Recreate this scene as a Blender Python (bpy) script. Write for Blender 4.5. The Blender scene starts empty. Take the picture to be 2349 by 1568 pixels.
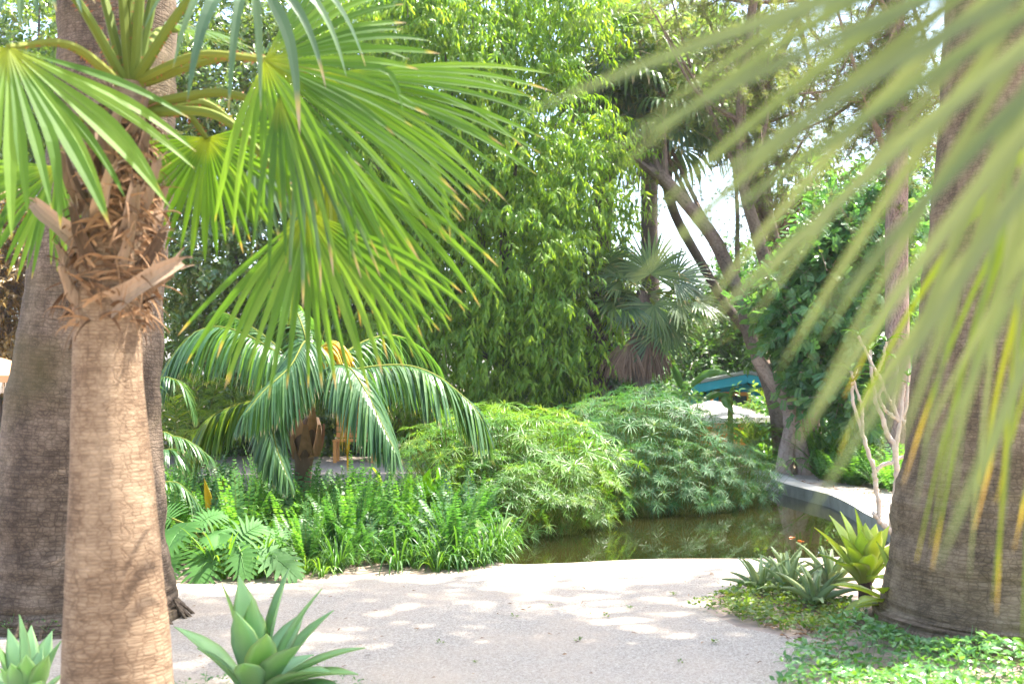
import bpy, bmesh, math, random
import numpy as np
from mathutils import Vector
C = bpy.context.scene.collection
rng = np.random.default_rng(11)
R_ = math.radians
SC = bpy.context.scene

# ------------------------------------------------------------------ camera geometry used to place things in metres
FPX = 40 / 36 * 2349.0
CX, CY, YH, HC = 1174.5, 784.0, 870.0, 1.6
PITCH = math.atan((YH - CY) / FPX)
_c, _s = math.cos(PITCH), math.sin(PITCH)
def ray(px, py):
    x, y, z = (px - CX) / FPX, 1.0, -(py - CY) / FPX
    return np.array([x, y * _c - z * _s, y * _s + z * _c])
def P(px, py, Y):
    d = ray(px, py); k = Y / d[1]
    return np.array([d[0] * k, Y, HC + d[2] * k])
def G(px, py, z=0.0):
    d = ray(px, py); k = (z - HC) / d[2]
    return np.array([d[0] * k, d[1] * k, z])
def S(px, Y): return px * Y / FPX
def norm(a): 
    a = np.asarray(a, float); return a / np.maximum(np.linalg.norm(a, axis=-1, keepdims=True), 1e-9)
ZUP = np.array([0, 0, 1.0])

# ------------------------------------------------------------------ mesh builder
class MB:
    def __init__(s): s.V=[]; s.Q=[]; s.T=[]; s.r=[]; s.t=[]; s.u=[]; s.qm=[]; s.tm=[]; s.n=0
    def add(s, V, Q=None, T=None, rnd=0.0, t=0.0, uv=None, mi=0):
        V = np.asarray(V, float).reshape(-1, 3); n = len(V)
        s.V.append(V)
        s.r.append(np.broadcast_to(np.asarray(rnd, float).ravel() if np.ndim(rnd) else np.float64(rnd), (n,)))
        s.t.append(np.broadcast_to(np.asarray(t, float).ravel() if np.ndim(t) else np.float64(t), (n,)))
        s.u.append(np.zeros((n, 3)) if uv is None else np.asarray(uv, float).reshape(-1, 3))
        if Q is not None and len(Q): q = np.asarray(Q, int).reshape(-1, 4) + s.n; s.Q.append(q); s.qm.append(np.full(len(q), mi))
        if T is not None and len(T): q = np.asarray(T, int).reshape(-1, 3) + s.n; s.T.append(q); s.tm.append(np.full(len(q), mi))
        s.n += n
    def build(s, name, mats, parent=None, smooth=False, origin=None):
        if not isinstance(mats, (list, tuple)): mats = [mats]
        V = np.concatenate(s.V)
        o3 = np.zeros(3)
        if parent is not None: o3 = np.array(parent.matrix_basis.translation) if parent.parent is None else np.array(parent.matrix_basis.translation) + np.array(parent.parent.matrix_basis.translation)
        if origin is not None: own = np.asarray(origin, float)
        else:
            own = np.array([V[:,0].mean(), V[:,1].mean(), V[:,2].min()])
        V = V - own
        Q = np.concatenate(s.Q) if s.Q else np.zeros((0,4), int); T = np.concatenate(s.T) if s.T else np.zeros((0,3), int)
        me = bpy.data.meshes.new(name)
        me.vertices.add(len(V)); me.vertices.foreach_set('co', V.astype(np.float32).ravel())
        li = np.concatenate([Q.ravel(), T.ravel()]).astype(np.int32)
        me.loops.add(len(li)); me.loops.foreach_set('vertex_index', li)
        nq, nt = len(Q), len(T)
        me.polygons.add(nq + nt)
        ls = np.concatenate([np.arange(nq) * 4, nq * 4 + np.arange(nt) * 3]).astype(np.int32)
        me.polygons.foreach_set('loop_start', ls)
        mi = np.concatenate((s.qm + s.tm) or [np.zeros(0)]).astype(np.int32)
        for m in mats: me.materials.append(m)
        me.polygons.foreach_set('material_index', mi)
        me.polygons.foreach_set('use_smooth', np.full(nq + nt, bool(smooth)))
        for nm, arr in (('rnd', s.r), ('t', s.t)):
            a = me.attributes.new(nm, 'FLOAT', 'POINT'); a.data.foreach_set('value', np.concatenate(arr).astype(np.float32))
        a = me.attributes.new('uvm', 'FLOAT_VECTOR', 'POINT'); a.data.foreach_set('vector', np.concatenate(s.u).astype(np.float32).ravel())
        me.update()
        ob = bpy.data.objects.new(name, me); C.objects.link(ob)
        ob.location = own - o3
        if parent is not None: ob.parent = parent
        return ob

def tag(o, label=None, cat=None, group=None, kind=None):
    if label: o['label'] = label
    if cat: o['category'] = cat
    if group: o['group'] = group
    if kind: o['kind'] = kind
    return o
def thing(name, loc, label, cat, group=None):
    o = bpy.data.objects.new(name, None); C.objects.link(o); o.location = tuple(float(v) for v in loc); o.empty_display_size = .2
    return tag(o, label, cat, group)

# ------------------------------------------------------------------ shape makers
def catmull(pts, n):
    p = np.asarray(pts, float)
    if len(p) == 2: return p[0] + (p[1]-p[0]) * np.linspace(0,1,n)[:,None]
    q = np.vstack([2*p[0]-p[1], p, 2*p[-1]-p[-2]])
    u = np.linspace(0, len(p)-1-1e-6, n); i = u.astype(int); f = (u-i)[:,None]
    a,b,c,d = q[i],q[i+1],q[i+2],q[i+3]
    return .5*((2*b)+(-a+c)*f+(2*a-5*b+4*c-d)*f*f+(-a+3*b-3*c+d)*f**3)
def tube(mb, pts, rad, ns=8, rnd=0.0, t=None, rough=0.0, mi=0, cap=True, seam=None, flat=1.0):
    p = np.asarray(pts, float); n = len(p); rad = np.broadcast_to(np.asarray(rad, float), (n,))
    tg = norm(np.gradient(p, axis=0))
    ref = np.array([0, 1.0, 0]) if abs(tg[0][1]) < .8 else np.array([1.0, 0, 0])
    x = np.zeros((n,3)); x[0] = norm(np.cross(tg[0], ref))
    for i in range(1, n):
        v = x[i-1] - tg[i]*np.dot(x[i-1], tg[i]); x[i] = norm(v)
    y = np.cross(tg, x)
    th = np.linspace(0, 2*math.pi, ns+1)
    rr = rad[:,None] * np.ones(ns+1)[None]
    if rough:
        ph = rng.uniform(0, 6.28, 6)
        ll = np.arange(n)[:,None]
        rr = rr * (1 + rough*(np.sin(2*th+ph[0]+ll*.13)+.7*np.sin(3*th+ph[1]-ll*.21)+.5*np.sin(5*th+ph[2]+ll*.37))/2)
    V = p[:,None,:] + rr[...,None]*(np.cos(th)[None,:,None]*x[:,None,:]*flat + np.sin(th)[None,:,None]*y[:,None,:])
    d = np.concatenate([[0], np.cumsum(np.linalg.norm(np.diff(p,axis=0),axis=1))])
    uv = np.zeros((n, ns+1, 3)); uv[...,0] = th[None]*rad.mean(); uv[...,1] = d[:,None]
    i, j = np.meshgrid(np.arange(n-1), np.arange(ns), indexing='ij')
    a = i*(ns+1)+j
    Q = np.stack([a, a+1, a+ns+2, a+ns+1], -1).reshape(-1,4)
    tt = np.repeat(np.linspace(0,1,n) if t is None else np.broadcast_to(t,(n,)), ns+1)
    mb.add(V, Q, None, rnd, tt, uv, mi)
    if cap:
        for e, k in ((0,0),(n-1,n-1)):
            vv = np.vstack([V[k,:-1], p[k]]); T = [(m,(m+1)%ns,ns) if e else ((m+1)%ns,m,ns) for m in range(ns)]
            mb.add(vv, None, T, rnd, tt[k*(ns+1)], np.tile([0,d[k],0],(ns+1,1)), mi)
G3 = np.array([0,0,-1.0])
LANCE = lambda s: np.clip(((s+.06)**.6)*((1-s)**.75)*1.75, 0.02, 1)
STRAP = lambda s: np.clip(np.minimum(1, (s+.25)*1.6) * np.minimum(1,(1-s)*3.2)**.7, .03, 1)
NEEDLE = lambda s: np.clip(1-s*.8, .2, 1)
def strips(mb, base, dirs, nrm, L, W, droop, K=4, prof=LANCE, fold=0.0, rnd=None, p=1.2, s0=0.0, curl=0.0, mi=0, tmul=1.0, toff=0.0):
    """n tapering blades; base, dirs, nrm (n,3); L, W half-width, droop (n)."""
    n = len(base); ds = np.linspace(0, 1, K+1)
    L = np.broadcast_to(L,(n,)).astype(float); droop = np.broadcast_to(droop,(n,)).astype(float)
    if callable(prof): w = np.broadcast_to(W,(n,)).astype(float)[:,None] * prof(ds)[None]
    else: w = prof
    s0 = np.broadcast_to(s0,(n,)).astype(float)
    g = droop[:,None]*np.clip((ds[None]-s0[:,None])/(1.0001-s0[:,None]),0,1)**p
    D = norm(dirs)[:,None,:] + g[...,None]*G3 + (curl*ds[None,:,None]**2)*norm(nrm)[:,None,:]
    D = norm(D)
    step = (D[:,:-1]+D[:,1:])*.5*(L[:,None,None]/K)
    X = np.concatenate([np.zeros((n,1,3)), np.cumsum(step,1)],1) + np.asarray(base)[:,None,:]
    E = norm(np.cross(norm(dirs), norm(nrm)))[:,None,:] * np.ones((1,K+1,1))
    E = norm(E - D*np.sum(E*D,-1,keepdims=True))
    N = np.cross(E, D)
    if rnd is None: rnd = rng.random(n)
    if fold:
        V = np.stack([X - E*w[...,None], X + N*(fold*w)[...,None]*-1, X + E*w[...,None]], 2); m = 3
    else:
        V = np.stack([X - E*w[...,None], X + E*w[...,None]], 2); m = 2
    i, k, c = np.meshgrid(np.arange(n), np.arange(K), np.arange(m-1), indexing='ij')
    a = (i*(K+1)+k)*m + c
    Q = np.stack([a, a+1, a+m+1, a+m], -1).reshape(-1,4)
    mb.add(V, Q, None, np.repeat(np.broadcast_to(rnd,(n,)), (K+1)*m), np.tile(np.repeat(ds*tmul+toff, m), n), None, mi)
    return X
def tmpl_lance(w=.17, fold=.05, curl=.16):
    V = np.array([[0,0,0],[-w,.38,.0+fold],[0,.42,0],[w,.38,fold],[-w*.6,.72,fold*.5-curl*.35],[w*.6,.72,fold*.5-curl*.35],[0,1,-curl]])
    T = [(0,2,1),(0,3,2),(1,2,4),(2,3,5),(2,6,4),(2,5,6)]
    return V, np.array(T)
def tmpl_round(w=.32):
    V = np.array([[0,0,0],[-w*.85,.3,.05],[-w,.62,.05],[0,1,-.04],[w,.62,.05],[w*.85,.3,.05],[0,.5,-.03]])
    T = [(0,6,1),(1,6,2),(2,6,3),(3,6,4),(4,6,5),(5,6,0)]
    return V, np.array(T)
def tmpl_pinnate(k=5, lw=.13):
    Vs=[]; Ts=[]; o=0
    v,t = tmpl_round(.3)
    for i in range(k):
        for sd in (-1,1):
            y=.15+.8*i/k; a=math.radians(62)*sd; l=.36*(1-.35*abs(i/k-.45))
            ca,sa=math.cos(a),math.sin(a)
            q=v*l; q=np.stack([q[:,0]*ca+q[:,1]*sa, -q[:,0]*sa+q[:,1]*ca+y, q[:,2]-.05*i/k*i/k],-1)
            Vs.append(q); Ts.append(t+o); o+=len(q)
    return np.concatenate(Vs), np.concatenate(Ts)
def leaves(mb, pos, axis, nrm, size, tmpl, rnd=None, t=None, mi=0):
    V, T = tmpl; n = len(pos); k = len(V)
    a = norm(axis); z = norm(nrm); x = norm(np.cross(a, z)); z = np.cross(x, a)
    size = np.broadcast_to(size,(n,)).astype(float)
    W = np.asarray(pos)[:,None,:] + size[:,None,None]*(V[None,:,0,None]*x[:,None]+V[None,:,1,None]*a[:,None]+V[None,:,2,None]*z[:,None])
    TT = (T[None]+ (np.arange(n)*k)[:,None,None]).reshape(-1,3)
    if rnd is None: rnd = rng.random(n)
    mb.add(W, None, TT, np.repeat(rnd,k), np.tile(V[:,1],n) if t is None else np.repeat(t,k), None, mi)
def rvec(n): return norm(rng.normal(size=(n,3)))
def blade(mb, p0, p1, p2, W, prof=None, thick=.006, cup=.35, K=14, up=None, rnd=None, mi=0, wave=0.0, twist=0.0):
    """a fleshy leaf with thickness along the curve p0 p1 p2 (quadratic), W half-width"""
    p0,p1,p2 = (np.asarray(v,float) for v in (p0,p1,p2))
    s = np.linspace(0,1,K+1)[:,None]
    X = (1-s)**2*p0+2*s*(1-s)*p1+s*s*p2
    D = norm(np.gradient(X,axis=0))
    if up is None: up = p1 - (p0+p2)/2 + 1e-4*ZUP
    up = np.asarray(up,float)
    E = norm(np.cross(D, norm(up)[None])); 
    for i in range(1,len(E)):
        if np.dot(E[i],E[i-1])<0: E[i]*=-1
    if twist:
        N0=np.cross(E,D); a=(twist*s); E=np.cos(a)*E+np.sin(a)*N0
    N = np.cross(E, D)
    f = prof if prof is not None else (lambda s: np.interp(s,[0,.12,.35,.55,.75,.9,1],[.5,.48,.8,1.0,.74,.3,.012]))
    w = W*f(s[:,0])
    cs = np.array([-1,-.5,0,.5,1.0])
    top = X[:,None]+E[:,None]*(cs[None,:,None]*w[:,None,None])+N[:,None]*((cs**2)[None,:,None]*(cup*w)[:,None,None])
    if wave: top = top + N[:,None]*(wave*np.sin(s[:,0]*17)[:,None,None]*(cs**2)[None,:,None])
    th = thick*np.clip(1.6-1.4*s[:,0],.15,2)
    mid = (1-cs[1:4]**2)
    bot = top[:,1:4]-N[:,None]*(th[:,None,None]*mid[None,:,None]*1.2+ .0015)
    V = np.concatenate([top, bot[:,::-1]],1); m = 8
    i,c = np.meshgrid(np.arange(K), np.arange(m), indexing='ij')
    a=i*m+c; b=i*m+(c+1)%m
    Q=np.stack([a,b,b+m,a+m],-1).reshape(-1,4)
    r = rng.random() if rnd is None else rnd
    edge = np.tile(np.array([1,.4,0,.4,1,.4,0,.4]),K+1)
    uv = np.zeros((K+1,m,3)); uv[...,0]=edge.reshape(K+1,m); uv[...,1]=s
    mb.add(V,Q,None,r,np.repeat(s[:,0],m),uv,mi)
    return X
def fan(mb, hub, axis, up, R, nseg=44, spread=300, join=.5, droop=1.0, cup=.15, pleat=.24, K=12, bend=.06, curv=.25, amin=None, amax=None, rnd0=0.0, wf=1.04, rag=.07, tp=.6):
    a = norm(axis); n = np.asarray(up,float); n = norm(n - a*np.dot(a,n)); b = np.cross(a,n)
    lo = -spread/2 if amin is None else amin; hi = spread/2 if amax is None else amax
    th = np.radians(np.linspace(lo,hi,nseg)+rng.normal(0,.5,nseg)); dl = math.radians((hi-lo)/nseg)
    d = np.cos(th)[:,None]*a+np.sin(th)[:,None]*b + n*(cup*np.abs(np.sin(th)))[:,None] + n*rng.normal(0,.02,nseg)[:,None]
    L = R*(1-.3*(np.abs(th)/math.pi)**1.6)*rng.uniform(.86,1.06,nseg)
    gr = np.convolve(rng.normal(0,1,nseg+8),np.hanning(7)/2.2,'same')[4:-4]; d = d + n*(gr*rag)[:,None]
    s = np.linspace(0,1,K+1)
    r = s[None]*L[:,None]
    jj = join*(1+rng.normal(0,.08,nseg))[:,None]
    wj = jj*L[:,None]*math.tan(dl/2)*wf
    w = np.where(s[None]<jj, np.maximum(r*math.tan(dl/2)*wf,.0012), wj*np.clip(1-((s[None]-jj)/(1-jj)),0,1)**tp+.0006)
    s0 = np.clip(join*.75+rng.normal(0,.05,nseg),.1,.9); dr = droop*rng.uniform(.55,1.4,nseg)
    dr = dr*(1+1.2*(rng.random(nseg)<.12))
    bk = rng.random(nseg)<bend
    s0 = np.where(bk, rng.uniform(.35,.75,nseg), s0); dr = np.where(bk, 7.0, dr)
    nn = n[None]*np.ones((nseg,1))
    return strips(mb, np.repeat(np.asarray(hub,float)[None],nseg,0), d, nn, L, None, dr, K=K, prof=w, fold=pleat, rnd=np.clip(rng.random(nseg)*.999+rnd0,0,1.5), p=1.25, s0=s0, curl=-curv)
def rachis(base, d0, L, droop, n=16, p=1.4):
    s = np.linspace(0,1,n); D = norm(norm(d0)[None]+(droop*s**p)[:,None]*G3)
    return np.asarray(base,float)+np.concatenate([[[0,0,0]],np.cumsum((D[1:]+D[:-1])*.5*L/(n-1),0)]), D
def pinnate(mb, pts, nl=40, lmax=.45, wid=.012, s0=.2, hang=1.2, lift=.15, ang0=70, ang1=25, K=5, rad=.008, fold=.3, gap=.0, mi=0, mir=1, up=ZUP, rnd0=0.0, prof=LANCE, lp=None):
    pts = np.asarray(pts,float); n=len(pts)
    D = norm(np.gradient(pts,axis=0))
    tube(mb, pts, np.linspace(rad, rad*.2, n), 5, rnd=.5+rnd0, t=.1, mi=mir)
    u = np.linspace(s0,1,nl); 
    for sd in (-1,1):
        uu = np.clip(u+rng.normal(0,.25/nl,nl),0,1)*(n-1); i=np.clip(uu.astype(int),0,n-2); f=(uu-i)[:,None]
        pos = pts[i]*(1-f)+pts[i+1]*f; dd = norm(D[i]*(1-f)+D[i+1]*f)
        side = norm(np.cross(dd, np.asarray(up)[None]+1e-3))*sd
        nn = norm(np.cross(side*sd, dd))
        q=(u-s0)/(1-s0)
        A = np.radians(ang0+(ang1-ang0)*q+rng.normal(0,3,nl))[:,None]
        dr = dd*np.cos(A)+side*np.sin(A)+nn*lift+rng.normal(0,.04,(nl,3))
        l = lmax*((.45+2.1*q-2.1*q*q) if lp is None else lp(q))*rng.uniform(.9,1.08,nl); l=np.maximum(l,lmax*.12)
        keep = rng.random(nl)>=gap
        strips(mb,pos[keep],dr[keep],nn[keep],l[keep],wid*(l[keep]/lmax)**.5,hang*rng.uniform(.7,1.3,keep.sum()),K=K,prof=prof,fold=fold,p=.9,rnd=np.clip(rng.random(keep.sum())+rnd0,0,1.6),mi=mi)

# ------------------------------------------------------------------ materials
def newmat(name):
    m = bpy.data.materials.new(name); m.use_nodes = True; nt = m.node_tree; nt.nodes.clear()
    return m, nt, nt.nodes, nt.links
def nd(N, typ, **kw):
    x = N.new(typ)
    for k, v in kw.items():
        if k.startswith('i_'): x.inputs[k[2:].replace('_',' ')].default_value = v
        else: setattr(x, k, v)
    return x
def ramp(N, L, src, stops):
    r = N.new('ShaderNodeValToRGB'); e = r.color_ramp.elements
    while len(e) > 1: e.remove(e[-1])
    e[0].position = stops[0][0]; e[0].color = (*stops[0][1],1) if len(stops[0][1])==3 else stops[0][1]
    for p, c in stops[1:]:
        q = e.new(p); q.color = (*c,1)
    L.new(src, r.inputs[0]); return r.outputs[0]
def attr(N, nm, out='Fac'):
    a = N.new('ShaderNodeAttribute'); a.attribute_name = nm; return a.outputs[out]
def mathn(N, L, op, a, b=None, clamp=False):
    m = N.new('ShaderNodeMath'); m.operation = op; m.use_clamp = clamp
    for k, v in enumerate((a,b)):
        if v is None: continue
        if isinstance(v,(int,float)): m.inputs[k].default_value = v
        else: L.new(v, m.inputs[k])
    return m.outputs[0]
def mix(N, L, fac, a, b, mode='MIX'):
    m = N.new('ShaderNodeMix'); m.data_type='RGBA'; m.blend_type=mode
    for k, v in ((0,fac),(6,a),(7,b)):
        if isinstance(v,(int,float)): m.inputs[k].default_value = v
        elif isinstance(v,tuple): m.inputs[k].default_value = (*v,1) if len(v)==3 else v
        else: L.new(v, m.inputs[k])
    return m.outputs[2]
def leafmat(name, cols, trans=.45, tcol=(1.6,1.5,.5), rough=.42, spec=.5, tip=None, base=None, noise=6.0, tipw=.12, ttint=1.0, vein=0.0):
    """cols: stops over the random attribute; tip: colours of the dried end (over t); base: colour near t=0"""
    m, nt, N, L = newmat(name)
    r = attr(N,'rnd'); t = attr(N,'t')
    tc = N.new('ShaderNodeTexCoord')
    nz = nd(N,'ShaderNodeTexNoise', i_Scale=noise, i_Detail=3.0); L.new(tc.outputs['Object'], nz.inputs['Vector'])
    rr = mathn(N,L,'ADD', mathn(N,L,'MULTIPLY',r,.8), mathn(N,L,'MULTIPLY',mathn(N,L,'SUBTRACT',nz.outputs[0],.35),.6))
    col = ramp(N,L,rr,[(i/(len(cols)-1) if len(cols)>1 else 0,c) for i,c in enumerate(cols)])
    if base: col = mix(N,L,ramp(N,L,t,[(0,(1,1,1)),(.03,(.8,.8,.8)),(.22,(0,0,0))]),col,base)
    if vein:
        e = N.new('ShaderNodeSeparateXYZ'); L.new(attr(N,'uvm','Vector'), e.inputs[0])
        col = mix(N,L,mathn(N,L,'MULTIPLY',mathn(N,L,'POWER',e.outputs[0],6.0),vein),col,(.35,.38,.12))
    if tip:
        tt = mathn(N,L,'ADD',t,mathn(N,L,'MULTIPLY',mathn(N,L,'SUBTRACT',mathn(N,L,'FRACT',mathn(N,L,'MULTIPLY',r,7.31)),.75),tipw*2))
        a = ramp(N,L,tt,[(0,(0,0,0)),(1-tipw*1.5,(0,0,0)),(1-tipw*.7,(1,1,1))])
        tc2 = ramp(N,L,tt,[(0,tip[0]),(1-tipw*.9,tip[0]),(1-tipw*.3,tip[1])])
        col = mix(N,L,a,col,tc2)
    b = nd(N,'ShaderNodeBsdfPrincipled', i_Roughness=rough); b.inputs['Specular IOR Level'].default_value = spec
    L.new(col, b.inputs['Base Color'])
    tr = N.new('ShaderNodeBsdfTranslucent')
    L.new(mix(N,L,1.0,col,tuple(tcol),'MULTIPLY'), tr.inputs[0])
    ms = N.new('ShaderNodeMixShader'); ms.inputs[0].default_value = trans
    L.new(b.outputs[0], ms.inputs[1]); L.new(tr.outputs[0], ms.inputs[2])
    o = N.new('ShaderNodeOutputMaterial'); L.new(ms.outputs[0], o.inputs[0])
    return m
def barkmat(name, c_lo, c_mid, c_hi, ring=60, crack=22, stretch=(1.2,3.0), bump=.5, dist=.02, ringw=2.2, crackw=3.0, moss=None, rings=True, vert=1.0):
    """palm bark: close wavering leaf-scar rings broken by upright cracks, from warped bands in metres"""
    m, nt, N, L = newmat(name)
    uv = attr(N,'uvm','Vector'); sep = N.new('ShaderNodeSeparateXYZ'); L.new(uv, sep.inputs[0])
    def noise(sx, sy, det=2.0, seed=0.0, rough=.55):
        mp = N.new('ShaderNodeMapping'); mp.inputs['Scale'].default_value=(sx,sy,1); mp.inputs['Location'].default_value=(seed,seed*1.3,seed); L.new(uv, mp.inputs[0])
        z = nd(N,'ShaderNodeTexNoise', i_Scale=1.0, i_Detail=det, i_Roughness=rough); L.new(mp.outputs[0], z.inputs['Vector']); return z.outputs[0]
    def bands(coord, f, warp, amp, w, mask, lo):
        ph = mathn(N,L,'ADD',mathn(N,L,'MULTIPLY',coord,f),mathn(N,L,'MULTIPLY',warp,amp))
        tri = mathn(N,L,'MULTIPLY',mathn(N,L,'ABSOLUTE',mathn(N,L,'SUBTRACT',mathn(N,L,'FRACT',ph),.5)),2.0)
        ln = mathn(N,L,'MULTIPLY',tri,w,True)                       # 0 in the groove
        return mathn(N,L,'MAXIMUM',ln,mathn(N,L,'ADD',mathn(N,L,'MULTIPLY',mathn(N,L,'SUBTRACT',mask,lo),5.0),.0,True))
    h = None
    if rings: h = bands(sep.outputs[1],ring,noise(2.2,ring*.22,4.0,1.7),3.4,ringw,noise(7,ring*.5,3.0,5.1),.5)
    wv = noise(crack*.2,5.0,5.0,9.3,.6)
    cellc = None
    if rings:
        def cells(sx, sy, rand, w, seed):
            mp = N.new('ShaderNodeMapping'); mp.inputs['Scale'].default_value=(sx,sy,1); mp.inputs['Location'].default_value=(seed,seed,0)
            wz = nd(N,'ShaderNodeTexNoise', i_Scale=6.0, i_Detail=4.0); L.new(uv,wz.inputs['Vector'])
            ad = N.new('ShaderNodeVectorMath'); ad.operation='MULTIPLY_ADD'; L.new(wz.outputs[1],ad.inputs[0]); ad.inputs[1].default_value=(.05,.03,0); L.new(uv,ad.inputs[2]); L.new(ad.outputs[0],mp.inputs[0])
            v1 = nd(N,'ShaderNodeTexVoronoi', voronoi_dimensions='2D', feature='DISTANCE_TO_EDGE', i_Scale=1.0, i_Randomness=rand); L.new(mp.outputs[0],v1.inputs['Vector'])
            v2 = nd(N,'ShaderNodeTexVoronoi', voronoi_dimensions='2D', i_Scale=1.0, i_Randomness=rand); L.new(mp.outputs[0],v2.inputs['Vector'])
            sc = N.new('ShaderNodeSeparateColor'); L.new(v2.outputs['Color'],sc.inputs[0])
            return mathn(N,L,'MULTIPLY',v1.outputs['Distance'],w,True), sc.outputs[0]
        ca, cellc = cells(crack, ring*.8, .72, crackw*2.0, 3.0)
        cb, _ = cells(crack*.42, ring*.3, .9, crackw*2.6, 8.0)
        h2 = mathn(N,L,'MINIMUM',mathn(N,L,'ADD',ca,mathn(N,L,'MULTIPLY',noise(9,14,2.0,2.2),.55),True),mathn(N,L,'ADD',cb,mathn(N,L,'MULTIPLY',noise(5,8,2.0,4.2),.8),True))
        h = mathn(N,L,'MINIMUM',mathn(N,L,'ADD',h,.22,True),h2)
    else:
        h2 = bands(sep.outputs[0],crack,wv,5.0,crackw,noise(crack*.5,stretch[1]*2.2,3.0,2.9),.46)
        h = mathn(N,L,'MINIMUM',h2,bands(sep.outputs[0],crack*1.9,noise(crack*.3,16.0,4.0,4.4),2.6,crackw*.8,noise(crack*.7,ring*.3,2.0,7.7),.44))
    big = noise(4,2.2,6.0,.3,.62); fine = noise(90,90,4.0,.9); med = noise(14,26,4.0,6.6,.6)
    hh = mathn(N,L,'ADD',mathn(N,L,'MULTIPLY',h,.75),mathn(N,L,'ADD',mathn(N,L,'MULTIPLY',fine,.25),mathn(N,L,'MULTIPLY',med,.3)))
    if cellc is not None: hh = mathn(N,L,'ADD',mathn(N,L,'MULTIPLY',hh,.86),mathn(N,L,'MULTIPLY',cellc,.16))
    bg = mathn(N,L,'ADD',mathn(N,L,'MULTIPLY',hh,.42),mathn(N,L,'ADD',mathn(N,L,'MULTIPLY',mathn(N,L,'SUBTRACT',big,.36),1.1),mathn(N,L,'MULTIPLY',mathn(N,L,'SUBTRACT',med,.5),.5)))
    col = ramp(N,L,bg,[(.08,c_lo),(.4,c_mid),(.8,c_hi)])
    if moss:
        mm = noise(1.3,1.3,5.0,3.3); col = mix(N,L,ramp(N,L,mm,[(.5,(0,0,0)),(.68,(.6,.6,.6))]),col,moss)
    b = nd(N,'ShaderNodeBsdfPrincipled', i_Roughness=.85); b.inputs['Specular IOR Level'].default_value=.2
    L.new(col,b.inputs['Base Color'])
    bp = nd(N,'ShaderNodeBump', i_Strength=bump, i_Distance=dist); L.new(hh,bp.inputs['Height']); L.new(bp.outputs[0],b.inputs['Normal'])
    o = N.new('ShaderNodeOutputMaterial'); L.new(b.outputs[0],o.inputs[0]); return m
def plain(name, c1, c2, scale=8.0, rough=.8, bump=.3, dist=.01, spec=.3, stretch=None, usernd=False, metal=0.0, trans=0.0):
    m, nt, N, L = newmat(name)
    tc = N.new('ShaderNodeTexCoord'); v = tc.outputs['Object']
    if stretch:
        mp = N.new('ShaderNodeMapping'); mp.inputs['Scale'].default_value=stretch; L.new(v,mp.inputs[0]); v=mp.outputs[0]
    z = nd(N,'ShaderNodeTexNoise', i_Scale=scale, i_Detail=6.0, i_Roughness=.62); L.new(v,z.inputs['Vector'])
    f = z.outputs[0]
    if usernd: f = mathn(N,L,'ADD',mathn(N,L,'MULTIPLY',f,.5),mathn(N,L,'MULTIPLY',attr(N,'rnd'),.5))
    col = ramp(N,L,f,[(.28,c1),(.72,c2)])
    b = nd(N,'ShaderNodeBsdfPrincipled', i_Roughness=rough, i_Metallic=metal); b.inputs['Specular IOR Level'].default_value=spec
    L.new(col,b.inputs['Base Color'])
    bp = nd(N,'ShaderNodeBump', i_Strength=bump, i_Distance=dist); L.new(z.outputs[0],bp.inputs['Height']); L.new(bp.outputs[0],b.inputs['Normal'])
    o = N.new('ShaderNodeOutputMaterial'); out=b.outputs[0]
    if trans:
        tr=N.new('ShaderNodeBsdfTranslucent'); L.new(col,tr.inputs[0]); ms=N.new('ShaderNodeMixShader'); ms.inputs[0].default_value=trans
        L.new(out,ms.inputs[1]); L.new(tr.outputs[0],ms.inputs[2]); out=ms.outputs[0]
    L.new(out,o.inputs[0]); return m
def gravelmat():
    m, nt, N, L = newmat('decomposed_granite')
    tc = N.new('ShaderNodeTexCoord'); v = tc.outputs['Object']
    vo = nd(N,'ShaderNodeTexVoronoi', i_Scale=130.0); L.new(v,vo.inputs['Vector'])
    z1 = nd(N,'ShaderNodeTexNoise', i_Scale=1.1, i_Detail=6.0, i_Roughness=.6); L.new(v,z1.inputs['Vector'])
    z2 = nd(N,'ShaderNodeTexNoise', i_Scale=38.0, i_Detail=4.0, i_Roughness=.7); L.new(v,z2.inputs['Vector'])
    sp = N.new('ShaderNodeSeparateColor'); L.new(vo.outputs['Color'],sp.inputs[0])
    c = ramp(N,L,sp.outputs[0],[(0,(.2,.165,.13)),(.25,(.345,.295,.235)),(.7,(.415,.36,.285)),(1,(.51,.45,.365))])
    c = mix(N,L,ramp(N,L,z2.outputs[0],[(.33,(.55,.55,.55)),(.5,(0,0,0))]),c,(.19,.15,.12))
    c = mix(N,L,ramp(N,L,z1.outputs[0],[(.42,(0,0,0)),(.66,(.5,.5,.5))]),c,(.46,.36,.26))
    b = nd(N,'ShaderNodeBsdfPrincipled', i_Roughness=.9); b.inputs['Specular IOR Level'].default_value=.2
    L.new(c,b.inputs['Base Color'])
    h = mathn(N,L,'ADD',mathn(N,L,'MULTIPLY',vo.outputs['Distance'],-.35),mathn(N,L,'ADD',mathn(N,L,'MULTIPLY',z2.outputs[0],.8),mathn(N,L,'MULTIPLY',z1.outputs[0],3.0)))
    bp = nd(N,'ShaderNodeBump', i_Strength=.7, i_Distance=.012); L.new(h,bp.inputs['Height']); L.new(bp.outputs[0],b.inputs['Normal'])
    o = N.new('ShaderNodeOutputMaterial'); L.new(b.outputs[0],o.inputs[0]); return m
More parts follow.
